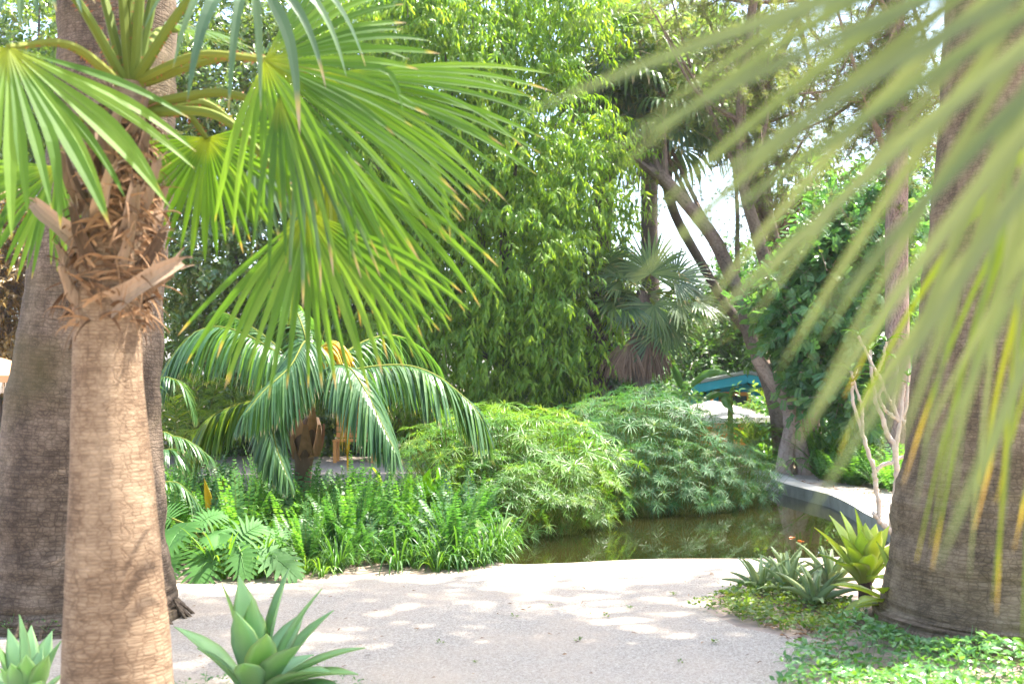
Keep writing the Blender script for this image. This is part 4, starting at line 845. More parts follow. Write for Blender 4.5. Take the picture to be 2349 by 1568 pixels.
# broad leaves in fern bed
def leafplant(name,label,cat,base,tips,W,mat,bow=.35,group=None,**kw):
    root=thing(name,base,label,cat,group); b=np.array(base,float)
    for t in tips:
        t=np.asarray(t,float); mid=(b+t)/2+ZUP*bow*np.linalg.norm(t-b)*.5
        mb=MB(); blade(mb,b,mid,t,W,thick=.003,K=12,**kw); mb.build('leaf',M[mat],root,smooth=True)
    return root
leafplant('canna_plant','canna with broad yellow green upright leaves at the left end of the fern bed','plant',G(490,1262),[P(468,1095,10.6),P(512,1098,10.5),P(540,1130,10.4),P(440,1125,10.7),P(500,1120,10.9)],.06,'canna',bow=.1)
leafplant('canna_plant','canna with broad green leaves at the right end of the fern bed','plant',G(960,1190),[P(985,1075,12.3),P(1025,1090,12.2),P(935,1090,12.4),P(1060,1130,12),P(1000,1110,11.8)],.08,'grass',bow=.12)
leafplant('elephant_ear_plant','single pale broad leaf leaning from the right end of the fern bed over the water','plant',G(1120,1290),[P(1180,1182,10.4),P(1090,1190,10.5),P(1060,1200,10.6)],.05,'cover',bow=.5)
# monstera
mo=thing('monstera_plant',(G(500,1318)[0],9.35,0),'monstera with big split glossy leaves at the left end of the fern bed','plant')
def cq(x,y): return (344+x/2.56,1032+y/2.56)
def monstera(base,tip,width,nrm,drp=.5):
    b=np.asarray(base); t=np.asarray(tip); L=np.linalg.norm(t-b); nr=norm(np.asarray(nrm,float))
    q=catmull([b,(b+t)/2+nr*.08*L,t],16); mb=MB(); D=norm(np.gradient(q,axis=0))
    tube(mb,q,np.linspace(.006,.002,16),5,rnd=.9,t=0); k=9; u=np.linspace(.02,.92,k)*15; i=u.astype(int); f=(u-i)[:,None]; pos=q[i]*(1-f)+q[i+1]*f
    for sd in (-1,1):
        side=norm(np.cross(D[i],nr))*sd; x=np.linspace(0,1,k); ang=np.radians(112-80*x)
        d=side*np.sin(ang)[:,None]+D[i]*np.cos(ang)[:,None]
        l=width*np.clip(.72+.9*x-1.25*x*x,.3,1)
        wj=L/k*.62
        s=np.linspace(0,1,9); w=wj*np.clip(np.where(s<.42,1.05,1.05-.42*np.minimum(1,(s-.42)/.2))*np.minimum(1,(1-s)*4+.12)**.7,.05,2)
        strips(mb,pos,d+nr*.06,np.repeat(nr[None],k,0),l,None,drp*(.7+.6*x),K=8,prof=np.repeat(w[None],k,0),fold=.06,rnd=np.clip(.4+.2*rng.random(k),0,1),p=1.3)
    o=mb.build('leaf',M['monstera'],mo)
    st=MB(); r=np.array([mo.location.x+rng.normal(0,.08),9.4+rng.normal(0,.05),0.0]); tube(st,catmull([r,(r+b)/2+ZUP*.12,b],10),.009,6,rnd=.4,t=.3); st.build('stalk',M['petiole'],o)
for (bx,by),(tx,ty),Yb,Yt,w,nr in (((325,600),(300,780),9.2,8.98,.25,(0,-.8,.6)),((215,440),(95,600),9.3,9.0,.24,(-.3,-.7,.6)),((495,545),(640,440),9.2,9.3,.24,(.2,-.6,.8)),((650,590),(860,745),9.25,9.05,.24,(.4,-.6,.7)),((300,420),(420,370),9.5,9.6,.2,(0,-.5,.85)),((130,400),(60,370),9.5,9.6,.2,(-.4,-.5,.8)),((520,560),(560,740),9.15,8.98,.2,(.2,-.85,.45)),((420,480),(400,560),9.4,9.1,.2,(0,-.7,.7)),((700,500),(790,520),9.6,9.6,.18,(.4,-.4,.8)),((130,620),(100,760),9.2,9.0,.2,(-.3,-.8,.5)),((600,480),(700,460),9.6,9.7,.2,(.1,-.3,.9))):
    monstera(P(*cq(bx,by),Yb),P(*cq(tx,ty),Yt),w,nr)
# feather palm fronds peeping out from behind the thick trunk
ar=thing('feather_palm',(P(345,1150,9.9)[0],9.9,0),'feather palm half hidden behind the thick dark trunk, drooping frond ends showing','palm')
ab=np.array(ar.location)+ZUP*.25
for pts,Y in (([(360,1120),(400,1105),(430,1125),(458,1160)],9.8),([(362,1010),(400,1000),(440,1015),(480,1045)],10),([(360,1060),(390,1030),(420,1060)],10.3),([(362,900),(400,870),(430,900),(445,950)],10.6),([(300,1000),(250,950),(200,980)],10.4),([(330,1000),(330,850),(360,760)],10.6)):
    q=catmull([ab]+[P(x,y,Y) for x,y in pts],30); mb=MB(); pinnate(mb,q,nl=30,lmax=.3,wid=.012,s0=.35,hang=1.6,lift=.1,ang0=60,ang1=20,K=5,rad=.008,fold=.25); mb.build('frond',[M['kentia'],M['petiole']],ar)
mb=MB(); tube(mb,catmull([np.array(ar.location)-ZUP*.02,ab],4),.05,8); mb.build('trunk',M['boot'],ar)
# agaves
def agave(name,label,base,tips,mat,W,edge=False,bow=.5,group=None,cup=.17,thick=.014,stem=0):
    b=np.array(base,float); root=thing(name,(b[0],b[1],0),label,'agave',group)
    for t in tips:
        t=np.array(t,float); d=t-b; L=np.linalg.norm(d); h=norm(np.array([d[0],d[1],0])+1e-6)
        el=d[2]/L
        bb=b+h*.03+ZUP*rng.uniform(-.02,.03)
        mid=b+d*.48+ZUP*bow*L*.42*(1-.75*max(el,0))-h*.05*L*max(el,0)
        mb=MB(); blade(mb,bb,mid,t,W*L**.5*rng.uniform(.92,1.08),thick=thick,cup=cup,K=16,up=ZUP*(.3+abs(1-el))-h*(.2+max(el,0))+1e-3)
        if edge:
            pass
        mb.build('leaf',M[mat],root,smooth=True)
    if stem:
        mb=MB(); tube(mb,catmull([(b[0],b[1],-.02),b+ZUP*.02],5),stem,10,rough=.1); mb.build('stem',M['boot'],root)
    return root
Ya=5.75; ab=P(585,1600,Ya)
A=lambda x,y,dY=0.0: P(x,y,Ya+dY)
agave('agave','grey green agave rosette at the bottom of the picture beside the pale front trunk',ab,
 [A(510,1338,-.05),A(548,1318,.12),A(664,1300,.06),A(578,1372,-.1),A(738,1348,-.0),A(765,1398,.14),A(700,1400,.3),A(400,1436,.12),A(452,1484,-.1),A(838,1484,-.04),A(822,1545,-.2),A(800,1590,-.3),A(612,1452,-.3),A(688,1478,-.34),A(540,1400,-.2),A(490,1590,-.3),A(720,1500,.35),A(560,1520,-.4),A(760,1540,-.35),],'agave',.116,stem=.05)
bb=P(58,1640,5.7)
B_=lambda x,y,dY=0.0: P(x,y,5.7+dY)
agave('agave','blue green agave at the bottom left corner left of the pale front trunk',bb,
 [B_(18,1440,.1),B_(45,1408,.0),B_(72,1432,.2),B_(98,1480,.15),B_(140,1468,-.05),B_(112,1500,-.2),B_(-15,1470,0),B_(0,1530,-.2),B_(-50,1520,.1),B_(150,1540,.1),B_(60,1500,-.25),B_(25,1520,-.25),B_(95,1560,-.3),B_(120,1445,.25)],'agave',.085,stem=.05)
Yg=8.3; gb=P(1985,1330,Yg)
Gt=lambda x,y,dY=0.0: P(x,y,Yg+dY)
agave('agave','bright sunlit yellow green agave on the pond bank against the huge ringed trunk',gb,
 [Gt(1868,1208,.0),Gt(1902,1180,.2),Gt(1928,1172,.1),Gt(1962,1165,.0),Gt(1985,1198,.2),Gt(2010,1200,.2),Gt(2040,1205,.1),Gt(2065,1240,.1),Gt(1900,1240,.3),Gt(1930,1225,-.1),Gt(1975,1215,-.15),Gt(2022,1215,-.2),Gt(1880,1270,.0),Gt(1915,1290,-.25),Gt(1960,1290,-.3),Gt(2055,1280,-.1),Gt(2000,1270,-.35),Gt(1945,1250,-.2),Gt(2035,1330,-.3)],'agavesun',.11,stem=.05)
leafplant('agave','pale agave with broad drooping leaves close against the foot of the huge trunk','agave',P(2060,1395,7.6)+0,[P(1905,1340,7.6),P(1965,1385,7.3),P(1935,1400,7.5),P(2010,1240,7.6),P(2000,1350,7.2)],.075,'agavesun',bow=.3,group=None)
# aloes
def aloe(px,py,Y,label,sc=1.0,n=16,seed=0):
    b=P(px,py,Y); b[2]=.02; root=thing('aloe',(b[0],b[1],0),label,'aloe','aloes at the pond end of the path')
    for i in range(n):
        a=i*2.39996+seed; e=1.25-1.15*(i/n); l=sc*rng.uniform(.26,.36)*(1 if i>2 else .8); h=np.array([math.cos(a),math.sin(a),0])
        t=b+(h*math.cos(e)+ZUP*math.sin(e))*l+G3*.02; mid=b+(h*math.cos(e+.25)+ZUP*math.sin(e+.25))*l*.55
        mb=MB(); X=blade(mb,b+h*.01,mid,t,.026*sc,prof=lambda s:np.clip(1.15-.95*s**1.3,.03,2),thick=.02,cup=.4,K=10,up=ZUP-h*.5)
        k=9; D=norm(np.gradient(X,axis=0)); E=norm(np.cross(D,(ZUP-h*.5)[None])); ii=np.arange(1,10); w=.026*sc*np.clip(1.15-.95*(ii/10)**1.3,.03,2)
        for sd in (-1,1): strips(mb,X[ii]+E[ii]*sd*w[:,None]*.9+ZUP*.006,E[ii]*sd+D[ii]*.5,np.repeat(ZUP[None],9,0),.016*sc,.004,0,K=1,prof=lambda s:1-.9*s,rnd=.9)
        mb.build('leaf',M['aloe'],root,smooth=True)
aloe(1745,1362,8.6,'spiky aloe nearest the path centre at the pond end',1.0,seed=.4)
aloe(1810,1362,8.5,'tall spiky aloe in the middle of the aloe clump',1.15,seed=1.5)
aloe(1870,1382,8.1,'spreading grey aloe in front of the bright agave',1.15,seed=2.4)
aloe(1905,1320,8.9,'aloe tucked behind the clump close to the bright agave',1.2,seed=3.3)
aloe(1800,1315,9.2,'aloe at the back of the clump by the water edge',1.0,seed=5.0)
# frangipani
fr=thing('frangipani_shrub',(P(2040,1215,10.6)[0],10.6,0),'bare shrub with pale knobbly stems and few leaf tufts before the reddish pine','shrub')
def c6(x,y): return (1835+x/2.878,688+y/2.878)
Yf=11.2
mb=MB(); tips=[]
def stem(pts,r0,r1,tip=False,Y=Yf):
    q=catmull([P(*c6(*p),Y+d) if len(p)==2 else P(*c6(*p[:2]),Y+p[2]) for p,d in [(p,0) for p in pts]],24); q[1:-1]+=rng.normal(0,.004,(22,3)); tube(mb,q,np.linspace(r0,r1,24)*.72*(1+.1*np.sin(np.arange(24)*2.1)+rng.normal(0,.05,24)),9,rough=.06)
    if tip: tips.append((q[-1],norm(q[-1]-q[-4])))
b0=P(*c6(625,1530),Yf)
stem([(640,1560),(610,1440),(625,1330),(640,1180),(632,1080)],.055,.042)
stem([(632,1080),(625,960),(580,890),(550,780),(505,690),(495,610)],.042,.026)
stem([(495,610),(480,540),(470,440),(465,330,.1)],.026,.02,True)
stem([(515,640),(545,560),(500,470),(450,370),(395,260),(385,235)],.026,.018,True)
stem([(540,550),(600,680,.1),(640,740,.1)],.022,.02)
stem([(500,500),(545,400),(565,310),(572,275)],.022,.016,True)
stem([(640,1560),(540,1470),(480,1400)],.05,.03)
stem([(525,1430),(520,1340),(500,1220),(495,1140)],.036,.034)
stem([(495,1140),(470,1050),(430,940),(405,850),(350,680),(345,590)],.034,.02)
stem([(345,600),(345,540)],.02,.017,True)
stem([(410,860),(412,760),(410,690)],.026,.02)
stem([(410,700),(370,580),(340,480),(338,470)],.02,.016,True)
stem([(415,690),(445,620),(455,590)],.02,.016,True)
stem([(495,1135),(540,1090),(620,1065),(720,1010)],.03,.022)
stem([(632,1080),(640,950),(665,800),(680,650),(690,560)],.034,.02)
stem([(665,800),(560,720),(510,620)],.026,.02)
stem([(665,800),(620,690),(640,560),(645,400)],.024,.017,True)
stem([(665,800),(700,700),(712,600),(715,500)],.026,.018,True)
stem([(740,920),(700,830),(665,790)],.03,.026)
stem([(755,900),(690,810),(665,790)],.03,.026)
stem([(720,950),(740,760),(765,680),(735,570)],.026,.017,True)
stem([(650,1300),(690,1100),(735,760)],.024,.018)
mb.build('stem',M['plumeria'],fr,smooth=True)
for p,d in tips:
    for i in range(5):
        a=i*2.4+rng.random(); h=np.array([math.cos(a),math.sin(a),0]); l=rng.uniform(.12,.26)
        mb=MB(); blade(mb,p,p+h*l*.4+ZUP*l*.45,p+h*l*.95+ZUP*l*rng.uniform(.0,.5),.022,thick=.003,K=8); mb.build('leaf',M['banana'],fr,smooth=True)
# undergrowth behind the far path
uf=[fern_mesh(22,.75,(.3,1.1),lm=.1,wid=.014,name='sword_fern',nl=22) for _ in range(2)]
us=[strap_mesh(60,.95,.02,name='strap_leaf_plant',droop=(.8,2.2),lean=(.15,.8))]
used=set()
for i,(px,Y,s) in enumerate(((1925,17.6,.95),(1960,17.2,1.0),(1990,17.4,1.0),(2020,16.8,.95),(2050,16.3,1.0),(1890,18.2,.8),(2075,16.9,1.1),(1770,20.6,.8),(1850,19.6,.7),(1955,18.3,1.05),(1745,20.2,.7))):
    k=i%2; o=uf[k] if k not in used else dup(uf[k]); used.add(k); place(o,(P(px,900,Y)[0],Y,0),rng.uniform(0,6),s); tag(o,'bushy dark fern along the back of the far path','fern','bushy ferns behind the far path')
used=False
for px,Y,s in ((1890,19.2,1.1),(1925,19.4,1.2),(1960,19.8,1.2),(1870,19.8,1.2),(2000,19.4,1.1),(2040,19,1.1),(1760,21.5,1.0)):
    o=us[0] if not used else dup(us[0]); used=True; place(o,(P(px,900,Y)[0],Y,0),rng.uniform(0,6),s); tag(o,'dark clump of long strap leaves in the shade beside the crossing trunks','plant','dark strap plants beside the crossing trunks')
def small_feather(px,Y,label,mat,n=11,L=1.3,H=.4,lm=.35,group=None,el=(.5,1.3),wid=.012,nl=30,hang=.5,bz=0.0):
    b=P(px,900,Y); b[2]=bz; root=thing('feather_palm',b,label,'palm',group); c=b+ZUP*H
    mb=MB(); tube(mb,catmull([b-ZUP*.02,c],6),.045,8); mb.build('trunk',M['boot'],root)
    for i in range(n):
        a=i*2.4+rng.random()*.4; e=rng.uniform(*el); d=np.array([math.cos(a)*math.cos(e),math.sin(a)*math.cos(e),math.sin(e)])
        q,_=rachis(c,d,L*rng.uniform(.8,1.1),1.1,n=18); mb=MB(); pinnate(mb,q,nl=nl,lmax=lm,wid=wid,s0=.25,hang=hang,lift=.2,ang0=60,ang1=25,K=3,rad=.01,fold=.2); mb.build('frond',[M[mat],M['petiole']],root)
    return root
small_feather(1965,20.2,'dark green feather palm in the shade behind the far path ferns','kentia',n=12,L=1.5,H=.5)
small_feather(2030,20.6,'dark feather palm close beside the reddish pine trunk','kentia',n=12,L=1.6,H=.6)
small_feather(1725,20.4,'yellow green feather palm glowing in front of the teal cabin','areca',n=11,L=.75,H=.35,el=(.7,1.45),lm=.25)
small_feather(1772,22.5,'bright yellow green feather palm left of the crossing brown trunks','areca',n=12,L=1.0,H=.7,el=(.7,1.45),lm=.3)
small_feather(470,20.5,'pale green feather palm on the back path behind the blue green one','areca',n=14,L=1.7,H=.6)
small_feather(600,20.8,'green feather palm low behind the pond kerb','areca',n=14,L=1.6,H=.5)
small_feather(410,19.8,'feather palm close to the right side of the thick dark trunk on the far bank','areca',n=13,L=1.6,H=.3)
small_feather(-20,16,'bright feather palm at the left edge below the peach parasol','areca',n=12,L=1.2,H=.2,hang=.9)
# hedge-like shrubs closing the back of the garden
sh=[('green shrub at the back of the garden behind the back path, left part',[ell(480,960,24.5,130,80,.8),ell(620,950,24.8,130,90,.8)],'bush'),('green shrub behind the yellow frond of the feather palm',[ell(800,960,24.6,150,90,.8),ell(930,930,24.8,120,110,.8)],'laurel'),('shrub in shade behind the light sedges',[ell(1080,930,23.2,140,80,.8),ell(1220,950,22.8,110,60,.8)],'ficus'),('shrub between the sedges and the brown-skirted palm',[ell(1360,930,22.5,100,60,.8),ell(1450,935,22.8,70,45,.8)],'bush'),('dark shrub in the shade behind the crossing trunks',[ell(1800,1010,22.5,120,80,.8),ell(1920,1000,22.5,130,100,.8),ell(2040,980,22.2,120,110,.8)],'carob'),('shrub left of the thick dark trunk below the parasol',[ell(-20,970,22.5,120,80,.8),ell(90,930,23,110,100,.8)],'bush')]
for lab,es,mt in sh:
    c=np.mean([e[0] for e in es],axis=0); root=thing('shrub',(c[0],c[1],0),lab,'shrub','shrubs at the back of the garden'); mb=MB(); p,td,tl=crown(mb,es,260,6,7,.15,T_W,hang=.4,twig=.35,sig=.2,inner=.4); mb.build('crown',M[mt],root)
    mb=MB(); k=60; q=rng.choice(len(p),k); 
    for a in q: tube(mb,catmull([np.array([c[0],c[1],-.02])+rng.normal(0,.12,3)*[1,1,0],(p[a]+c)/2,p[a]],6),np.linspace(.018,.005,6),4,cap=False)
    mb.build('stem',M['darkbark'],root)
# banana
Yb=19.8; bz=P(1600,960,Yb); bz[2]=0
bn=thing('banana_plant',bz,'banana plant with long torn arching leaves above the sedges in front of the teal cabin','plant')
def c1(x,y): return (1491+x/6.078,803+y/6.078)
mb=MB(); bc=P(*c1(490,620),Yb); tube(mb,catmull([bz-ZUP*.02,bc],8),np.linspace(.08,.05,8),10); mb.build('stem',M['petiole'],bn,smooth=True)
for (mx,my),(tx,ty),w,wv in (((760,260),(1160,360),.085,.02),((400,330),(310,170),.085,.0),((470,380),(570,520),.09,.01),((300,520),(180,590),.08,.01)):
    mb=MB(); blade(mb,bc,P(*c1(mx,my-120 if mx==760 else my),Yb),P(*c1(tx,ty),Yb-.2),w,thick=.004,cup=-.5,K=24,wave=wv,up=(0,-.8,.6)); mb.build('leaf',M['banana'],bn)
b2=P(1675,960,Yb-.3); b2[2]=0
bn2=thing('banana_plant',b2,'second banana plant whose broad leaves overlap the white parasol','plant')
bc2=P(*c1(1120,640),Yb-.3); mb=MB(); tube(mb,catmull([b2-ZUP*.02,bc2],8),np.linspace(.07,.04,8),10); mb.build('stem',M['petiole'],bn2,smooth=True)
for (mx,my),(tx,ty),w in (((900,580),(700,745),.075),((960,680),(1190,900),.08),((1150,560),(1240,500),.07)):
    mb=MB(); blade(mb,bc2,P(*c1(mx,my-60),Yb-.3),P(*c1(tx,ty),Yb-.6),w,thick=.004,cup=-.4,K=20,wave=.015,up=(0,-.8,.6)); mb.build('leaf',M['banana'],bn2)
GLARE_HAZE=0.0004  # density of the added volume that imitates lens glare
# ================================================================== BUILT THINGS
def box(mb,c,s,rz=0.0,mi=0,rnd=.5,rx=0.0,ry=0.0):
    from mathutils import Euler
    V=np.array([[x,y,z] for x in (-.5,.5) for y in (-.5,.5) for z in (-.5,.5)])*np.asarray(s)
    Rm=np.array(Euler((rx,ry,rz)).to_matrix()); V=V@Rm.T+np.asarray(c)
    mb.add(V,[(0,1,3,2),(4,6,7,5),(0,4,5,1),(2,3,7,6),(0,2,6,4),(1,5,7,3)],None,rnd,0,None,mi)
YB=27.0
pk=P(*c1(1330,345),YB); ea=P(*c1(265,560),YB); gz=-.6
slope=(pk[2]-ea[2])/(pk[0]-ea[0])
cab=thing('cabin',((pk[0]),YB+1.5,gz),'teal weatherboard cabin with a low pitched pale roof half hidden by banana leaves','cabin')
half=pk[0]-ea[0]; xw=half*.92
mb=MB(); nb=18; hgt=pk[2]-gz
for i in range(nb):   # weatherboards of the gable wall, each overlapping the next
    z0=gz+hgt*i/nb; z1=gz+hgt*(i+1)/nb+.012; zm=(z0+z1)/2
    lim=min(xw,(pk[2]-.1-z1)/slope)
    if lim<=.05: continue
    box(mb,(pk[0],YB+.03,zm),(2*lim,.03,z1-z0),rx=-.12,rnd=rng.random())
box(mb,(pk[0],YB+1.6,(gz+ea[2])/2),(2*xw,3.0,ea[2]-gz)); mb.build('wall',M['teal'],cab)
mb=MB()
for sd in (-1,1):
    cx=pk[0]+sd*half/2; cz=(pk[2]+ea[2])/2+.02; L=math.hypot(half,pk[2]-ea[2])+.05
    box(mb,(cx,YB+1.45,cz+.05),(L,3.5,.07),ry=sd*math.atan(slope))
mb.build('roof',M['roofing'],cab)
mb=MB()
for sd in (-1,1):
    cx=pk[0]+sd*half/2; cz=(pk[2]+ea[2])/2-.08; L=math.hypot(half,pk[2]-ea[2])
    box(mb,(cx,YB-.22,cz),(L,.04,.2),ry=sd*math.atan(slope))
mb.build('bargeboard',M['tealtrim'],cab)
mb=MB(); box(mb,(P(*c1(1010,600),YB)[0],YB-.02,(gz+pk[2])/2-.2),(.1,.03,hgt-.9)); mb.build('corner_board',M['tealtrim'],cab)
wc=P(*c1(1180,760),YB); mb=MB()
for dx,dz,sx,sz in ((-.33,0,.09,.8),(.33,0,.09,.8),(0,.36,.57,.09),(0,-.36,.57,.09),(0,0,.57,.05)): box(mb,(wc[0]+dx,YB-.04,wc[2]+dz-.1),(sx,.05,sz))
wf=mb.build('window',M['orange'],cab); mb=MB(); box(mb,(wc[0],YB-.015,wc[2]-.1),(.57,.02,.64)); mb.build('pane',plain('window_glass',(.03,.05,.06),(.05,.07,.08),3,.08,0),wf)
def parasol(ctr,R,H,label,mat,post,base_z,fringe=False,sides=8,drop=.3):
    c=np.array(ctr,float); root=thing('parasol',(c[0],c[1],base_z),label,'parasol')
    mb=MB(); a=np.linspace(0,2*math.pi,sides+1)[:-1]+.2; k=6; rr=np.linspace(0.02,1,k)
    V=np.array([[c[0]+math.cos(t)*R*r,c[1]+math.sin(t)*R*r,c[2]-drop*r**1.15] for r in rr for t in a])
    Q=[(i*sides+j,i*sides+(j+1)%sides,(i+1)*sides+(j+1)%sides,(i+1)*sides+j) for i in range(k-1) for j in range(sides)]
    mb.add(V,Q); 
    Vv=np.array([[c[0]+math.cos(t)*R,c[1]+math.sin(t)*R,c[2]-drop-h] for h in (.001,.1) for t in a]); mb.add(Vv,[(j,(j+1)%sides,sides+(j+1)%sides,sides+j) for j in range(sides)])
    mb.build('canopy',M[mat],root)
    mb=MB(); tube(mb,[(c[0],c[1],base_z),(c[0],c[1],c[2]+.08)],.028,10); mb.build('pole',M[post],root,smooth=True)
    mb=MB()
    for t in a: tube(mb,[c-ZUP*drop*.25,(c[0]+math.cos(t)*R*.98,c[1]+math.sin(t)*R*.98,c[2]-drop*1.0-.02)],.009,5)
    mb.build('rib',M[post],root)
    mb=MB(); box(mb,(c[0],c[1],base_z+.04),(.5,.5,.08)); mb.build('base',M['concrete'],root)
    if fringe:
        mb=MB(); n=420; u=rng.random(n)*sides; i=u.astype(int); f=u-i; A=a[i]; B=a[(i+1)%sides]
        x=c[0]+R*(np.cos(A)*(1-f)+np.cos(B)*f); y=c[1]+R*(np.sin(A)*(1-f)+np.sin(B)*f)
        strips(mb,np.stack([x,y,np.full(n,c[2]-drop-.1)],-1),np.tile([0,0,-1.0],(n,1))+rng.normal(0,.05,(n,3)),np.tile([0,-1.0,0],(n,1)),rng.uniform(.14,.19,n),.006,0,K=2,prof=lambda s:1-.3*s); mb.build('fringe',M['cream'],root)
    return root
pc=P(-20,815,17.0); parasol(pc,.95,2,'peach parasol with a white fringe on an orange pole at the left edge','peach','orange',-.6,True)
pc=P(*c1(860,700),22.5); parasol(pc,1.25,2,'white sunlit parasol in front of the teal cabin','cream','orange',-.4)
# orange cupboard-like kiosk under the white parasol
kc2=P(*c1(1010,990),24.2); ks=thing('kiosk',(kc2[0],24.2,-.5),'orange plank kiosk under the white parasol','kiosk')
mb=MB()
for i in range(9): box(mb,(kc2[0]-.6+i*.15,24.2,kc2[2]-.6),(.14,.04,1.7),rnd=rng.random())
mb.build('front_panel',M['orange'],ks); mb=MB(); box(mb,(kc2[0],24.5,kc2[2]+.28),(1.5,.7,.05)); mb.build('counter',M['cream'],ks)
mb=MB(); box(mb,(kc2[0],24.55,kc2[2]-.55),(1.3,.55,1.5)); mb.build('body',M['orange'],ks)
# peach armchair-like bench seen between the fronds
qx=P(815,960,22.0); bc_=thing('bench',(qx[0],22,0.01),'orange wooden bench on the back path seen through the feather palm','bench')
mb=MB(); 
for i in range(4): box(mb,(qx[0],22.25+.02*i,.52+i*.12),(.8,.03,.1),rx=-.15)
mb.build('backrest',M['orange'],bc_); mb=MB()
for i in range(4): box(mb,(qx[0],21.8+.12*i,.43),(.8,.1,.03))
mb.build('seat',M['orange'],bc_)
for sx in (-.36,.36):
    for sy in (21.8,22.2): mb=MB(); box(mb,(qx[0]+sx,sy,.22),(.06,.06,.42)); mb.build('leg',M['orange'],bc_)
# ================================================================== GROUND COVER AND SMALL THINGS
def cover(name,poly,n,size,mat,h,tm,label_kind='stuff',stems=0,lump=None):
    p=inpoly(n,poly); mb=MB()
    hz=h*(.55+.45*np.sin(p[:,0]*5.1+1)*np.sin(p[:,1]*4.3))*rng.random(n)**.6+.01
    pos=np.column_stack([p,hz]); a=rvec(n)*[1,1,.35]+ZUP*.15; nr=ZUP+rng.normal(0,.45,(n,3))
    pos2=np.repeat(pos,2,0); ax=np.repeat(a,2,0); ax[1::2]=-ax[1::2]*[1,1,-1]; 
    leaves(mb,pos2+rng.normal(0,.004,(2*n,3)),ax,np.repeat(nr,2,0),size*rng.uniform(.6,1.25,2*n),tm)
    if stems: 
        k=min(stems,n); strips(mb,pos[:k]*[1,1,0],norm(ZUP+rng.normal(0,.6,(k,3))),rvec(k),hz[:k]*1.3+.03,.0018,.3,K=3,prof=lambda s:1-.4*s)
    o=mb.build(name,M[mat]); o['kind']='stuff'; return o
vp=[G(1830,1510)[:2],G(1925,1472)[:2],G(2010,1452)[:2],G(2150,1462)[:2],G(2349,1440)[:2],(4.2,7.4),(5,6.2),(4.4,4.2),(1.9,4.2),G(1750,1640)[:2],G(1790,1568)[:2]]
cover('periwinkle_ground_cover',vp,7600,.052,'vinca',.2,T_W,stems=1500)
cover('periwinkle_ground_cover',[G(2150,1440)[:2]+[0,-.1],G(2349,1400)[:2]+[0,-1.3],G(2349,1470)[:2],G(2160,1490)[:2]],700,.055,'vinca',.42,T_W,stems=300)
cover('creeping_ground_cover',[G(1640,1365)[:2],G(1760,1345)[:2],G(1930,1380)[:2],G(2000,1420)[:2],G(1930,1466)[:2],G(1790,1450)[:2],G(1690,1425)[:2]],1150,.038,'cover',.1,T_R,stems=350)
cover('creeping_ground_cover',[G(1570,1390)[:2],G(1660,1350)[:2],G(1760,1440)[:2],G(1650,1420)[:2]],130,.03,'cover',.05,T_R)
cover('low_weeds',[G(395,1570)[:2],G(520,1560)[:2],G(840,1570)[:2],G(830,1700)[:2],G(400,1700)[:2]],260,.03,'vinca',.09,T_W,stems=80)
cover('low_weeds',[G(0,1440)[:2],G(150,1440)[:2],G(150,1465)[:2],G(0,1465)[:2]],120,.03,'vinca',.12,T_W,stems=60)
# fallen leaves and bits on the gravel
mb=MB(); n=900; p=inpoly(n,path); p=p[(p[:,1]>4.5)]; n=len(p)
leaves(mb,np.column_stack([p,np.full(n,.012)]),rvec(n)*[1,1,.15],ZUP+rng.normal(0,.35,(n,3)),rng.uniform(.012,.05,n)**1.0,tmpl_lance(.14,.1,.1))
pl=inpoly(420,[G(1640,1365)[:2],G(1930,1380)[:2],G(2010,1440)[:2],G(1900,1490)[:2],G(1800,1470)[:2]]); m=len(pl)
leaves(mb,np.column_stack([pl,np.full(m,.014)]),rvec(m)*[1,1,.2],ZUP+rng.normal(0,.4,(m,3)),rng.uniform(.02,.07,m),tmpl_lance(.2,.12,.1))
fq=inpoly(260,fp); leaves(mb,np.column_stack([fq,np.full(260,.034)]),rvec(260)*[1,1,.1],ZUP+rng.normal(0,.3,(260,3)),rng.uniform(.03,.07,260),tmpl_lance(.2,.1,.1))
o=mb.build('fallen_leaves',M['litter']); o['kind']='stuff'
wd=None
for x,y in ((1390,1415),(1325,1470),(1180,1415),(1545,1365),(1445,1395),(1560,1520),(1350,1410),(1640,1475),(1090,1520),(1265,1390),(1010,1475)):
    if wd is None:
        mb=MB(); k=14; a=rng.uniform(0,6.28,k); leaves(mb,np.column_stack([np.cos(a)*.02,np.sin(a)*.02,rng.uniform(.005,.035,k)]),np.column_stack([np.cos(a),np.sin(a),rng.uniform(.1,.9,k)]),ZUP+rng.normal(0,.3,(k,3)),rng.uniform(.02,.05,k),T_W); wd=mb.build('weed',M['cover'],origin=(0,0,0)); o=wd
    else: o=dup(wd)
    place(o,G(x,y),rng.uniform(0,6),rng.uniform(.4,.8)); tag(o,'tiny green weed sprouting from the gravel path','weed','weeds sprouting from the gravel')
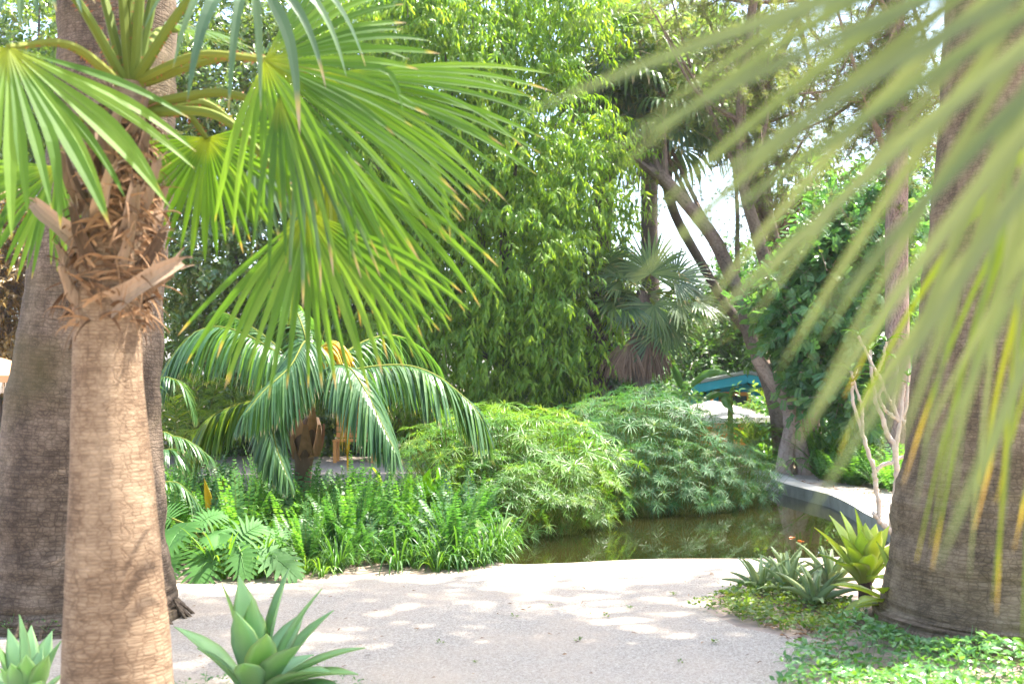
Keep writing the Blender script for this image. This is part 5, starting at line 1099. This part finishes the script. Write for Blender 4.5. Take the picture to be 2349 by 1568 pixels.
# goldfish in the pond
gf=None
for x,y in ((1815,1232),(1835,1240),(1905,1238)):
    g=G(x,y,-.125)
    if gf is None:
        mb=MB(); s=np.linspace(0,1,9); q=np.column_stack([s*.13-.065,.012*np.sin(s*5),np.zeros(9)]); tube(mb,q,.017*np.clip(np.sin(math.pi*(s*.85+.08)),.1,1),8)
        strips(mb,np.array([[.06,0,0],[.06,0,0]]),np.array([[1,.5,0],[1,-.5,0]]),np.tile([0,0,1.0],(2,1)),.045,.014,0,K=2,prof=lambda s:.3+.7*s)
        gf=mb.build('goldfish',plain('goldfish_skin',(.6,.1,.01),(.75,.2,.02),20,.3,0),origin=(0,0,0),smooth=True); o=gf
    else: o=dup(gf)
    place(o,g,rng.uniform(0,6),rng.uniform(.35,.5)); tag(o,'small orange goldfish at the surface of the murky pond','goldfish','goldfish in the pond')

# ================================================================== LIGHT, SKY, CAMERA
AZ=(.9,.4); EL=R_(65)
sd_=np.array([AZ[0]*math.cos(EL),AZ[1]*math.cos(EL),math.sin(EL)]); sd_/=np.linalg.norm(sd_)
su=bpy.data.lights.new('sun','SUN'); su.energy=5; su.angle=R_(.55); su.color=(1,.95,.86)
so=bpy.data.objects.new('sun',su); C.objects.link(so); so.rotation_euler=Vector(tuple(-sd_)).to_track_quat('-Z','Y').to_euler(); so.location=(20,5,30)
hm,hnt,HN,HL=newmat('glare_haze_volume'); pv=HN.new('ShaderNodeVolumePrincipled'); pv.inputs['Color'].default_value=(.95,.97,1,1); pv.inputs['Density'].default_value=GLARE_HAZE; pv.inputs['Anisotropy'].default_value=.3
ho=HN.new('ShaderNodeOutputMaterial'); HL.new(pv.outputs[0],ho.inputs[1])
if GLARE_HAZE: mb=MB(); box(mb,(0,150,7.6),(460,440,18.8)); o=mb.build('glare_haze',hm); o['kind']='stuff'  # thin even volume added to stand in for veiling lens glare
w=bpy.data.worlds.new('World'); SC.world=w; w.use_nodes=True; nt=w.node_tree; bgn=nt.nodes['Background']
sky=nt.nodes.new('ShaderNodeTexSky'); sky.sky_type='NISHITA'; sky.sun_disc=False; sky.sun_elevation=EL; sky.sun_rotation=math.atan2(sd_[0],sd_[1]); sky.dust_density=2.5; sky.air_density=1.0
nt.links.new(sky.outputs[0],bgn.inputs[0]); bgn.inputs[1].default_value=.15
cam=bpy.data.cameras.new('camera'); co=bpy.data.objects.new('camera',cam); C.objects.link(co); SC.camera=co
cam.lens=40; cam.sensor_width=36; cam.clip_end=1000; cam.clip_start=.05
co.location=(0,0,HC); co.rotation_euler=(math.pi/2+PITCH,0,0)
cam.dof.use_dof=True; cam.dof.focus_distance=10.5; cam.dof.aperture_fstop=2.3
SC.view_settings.view_transform='Standard'; SC.view_settings.look='None'; SC.view_settings.exposure=2.42; SC.view_settings.gamma=1
cy=SC.cycles; cy.max_bounces=7; cy.diffuse_bounces=4; cy.glossy_bounces=3; cy.transmission_bounces=5; cy.transparent_max_bounces=4; cy.caustics_reflective=False; cy.caustics_refractive=False
cy.sample_clamp_indirect=6
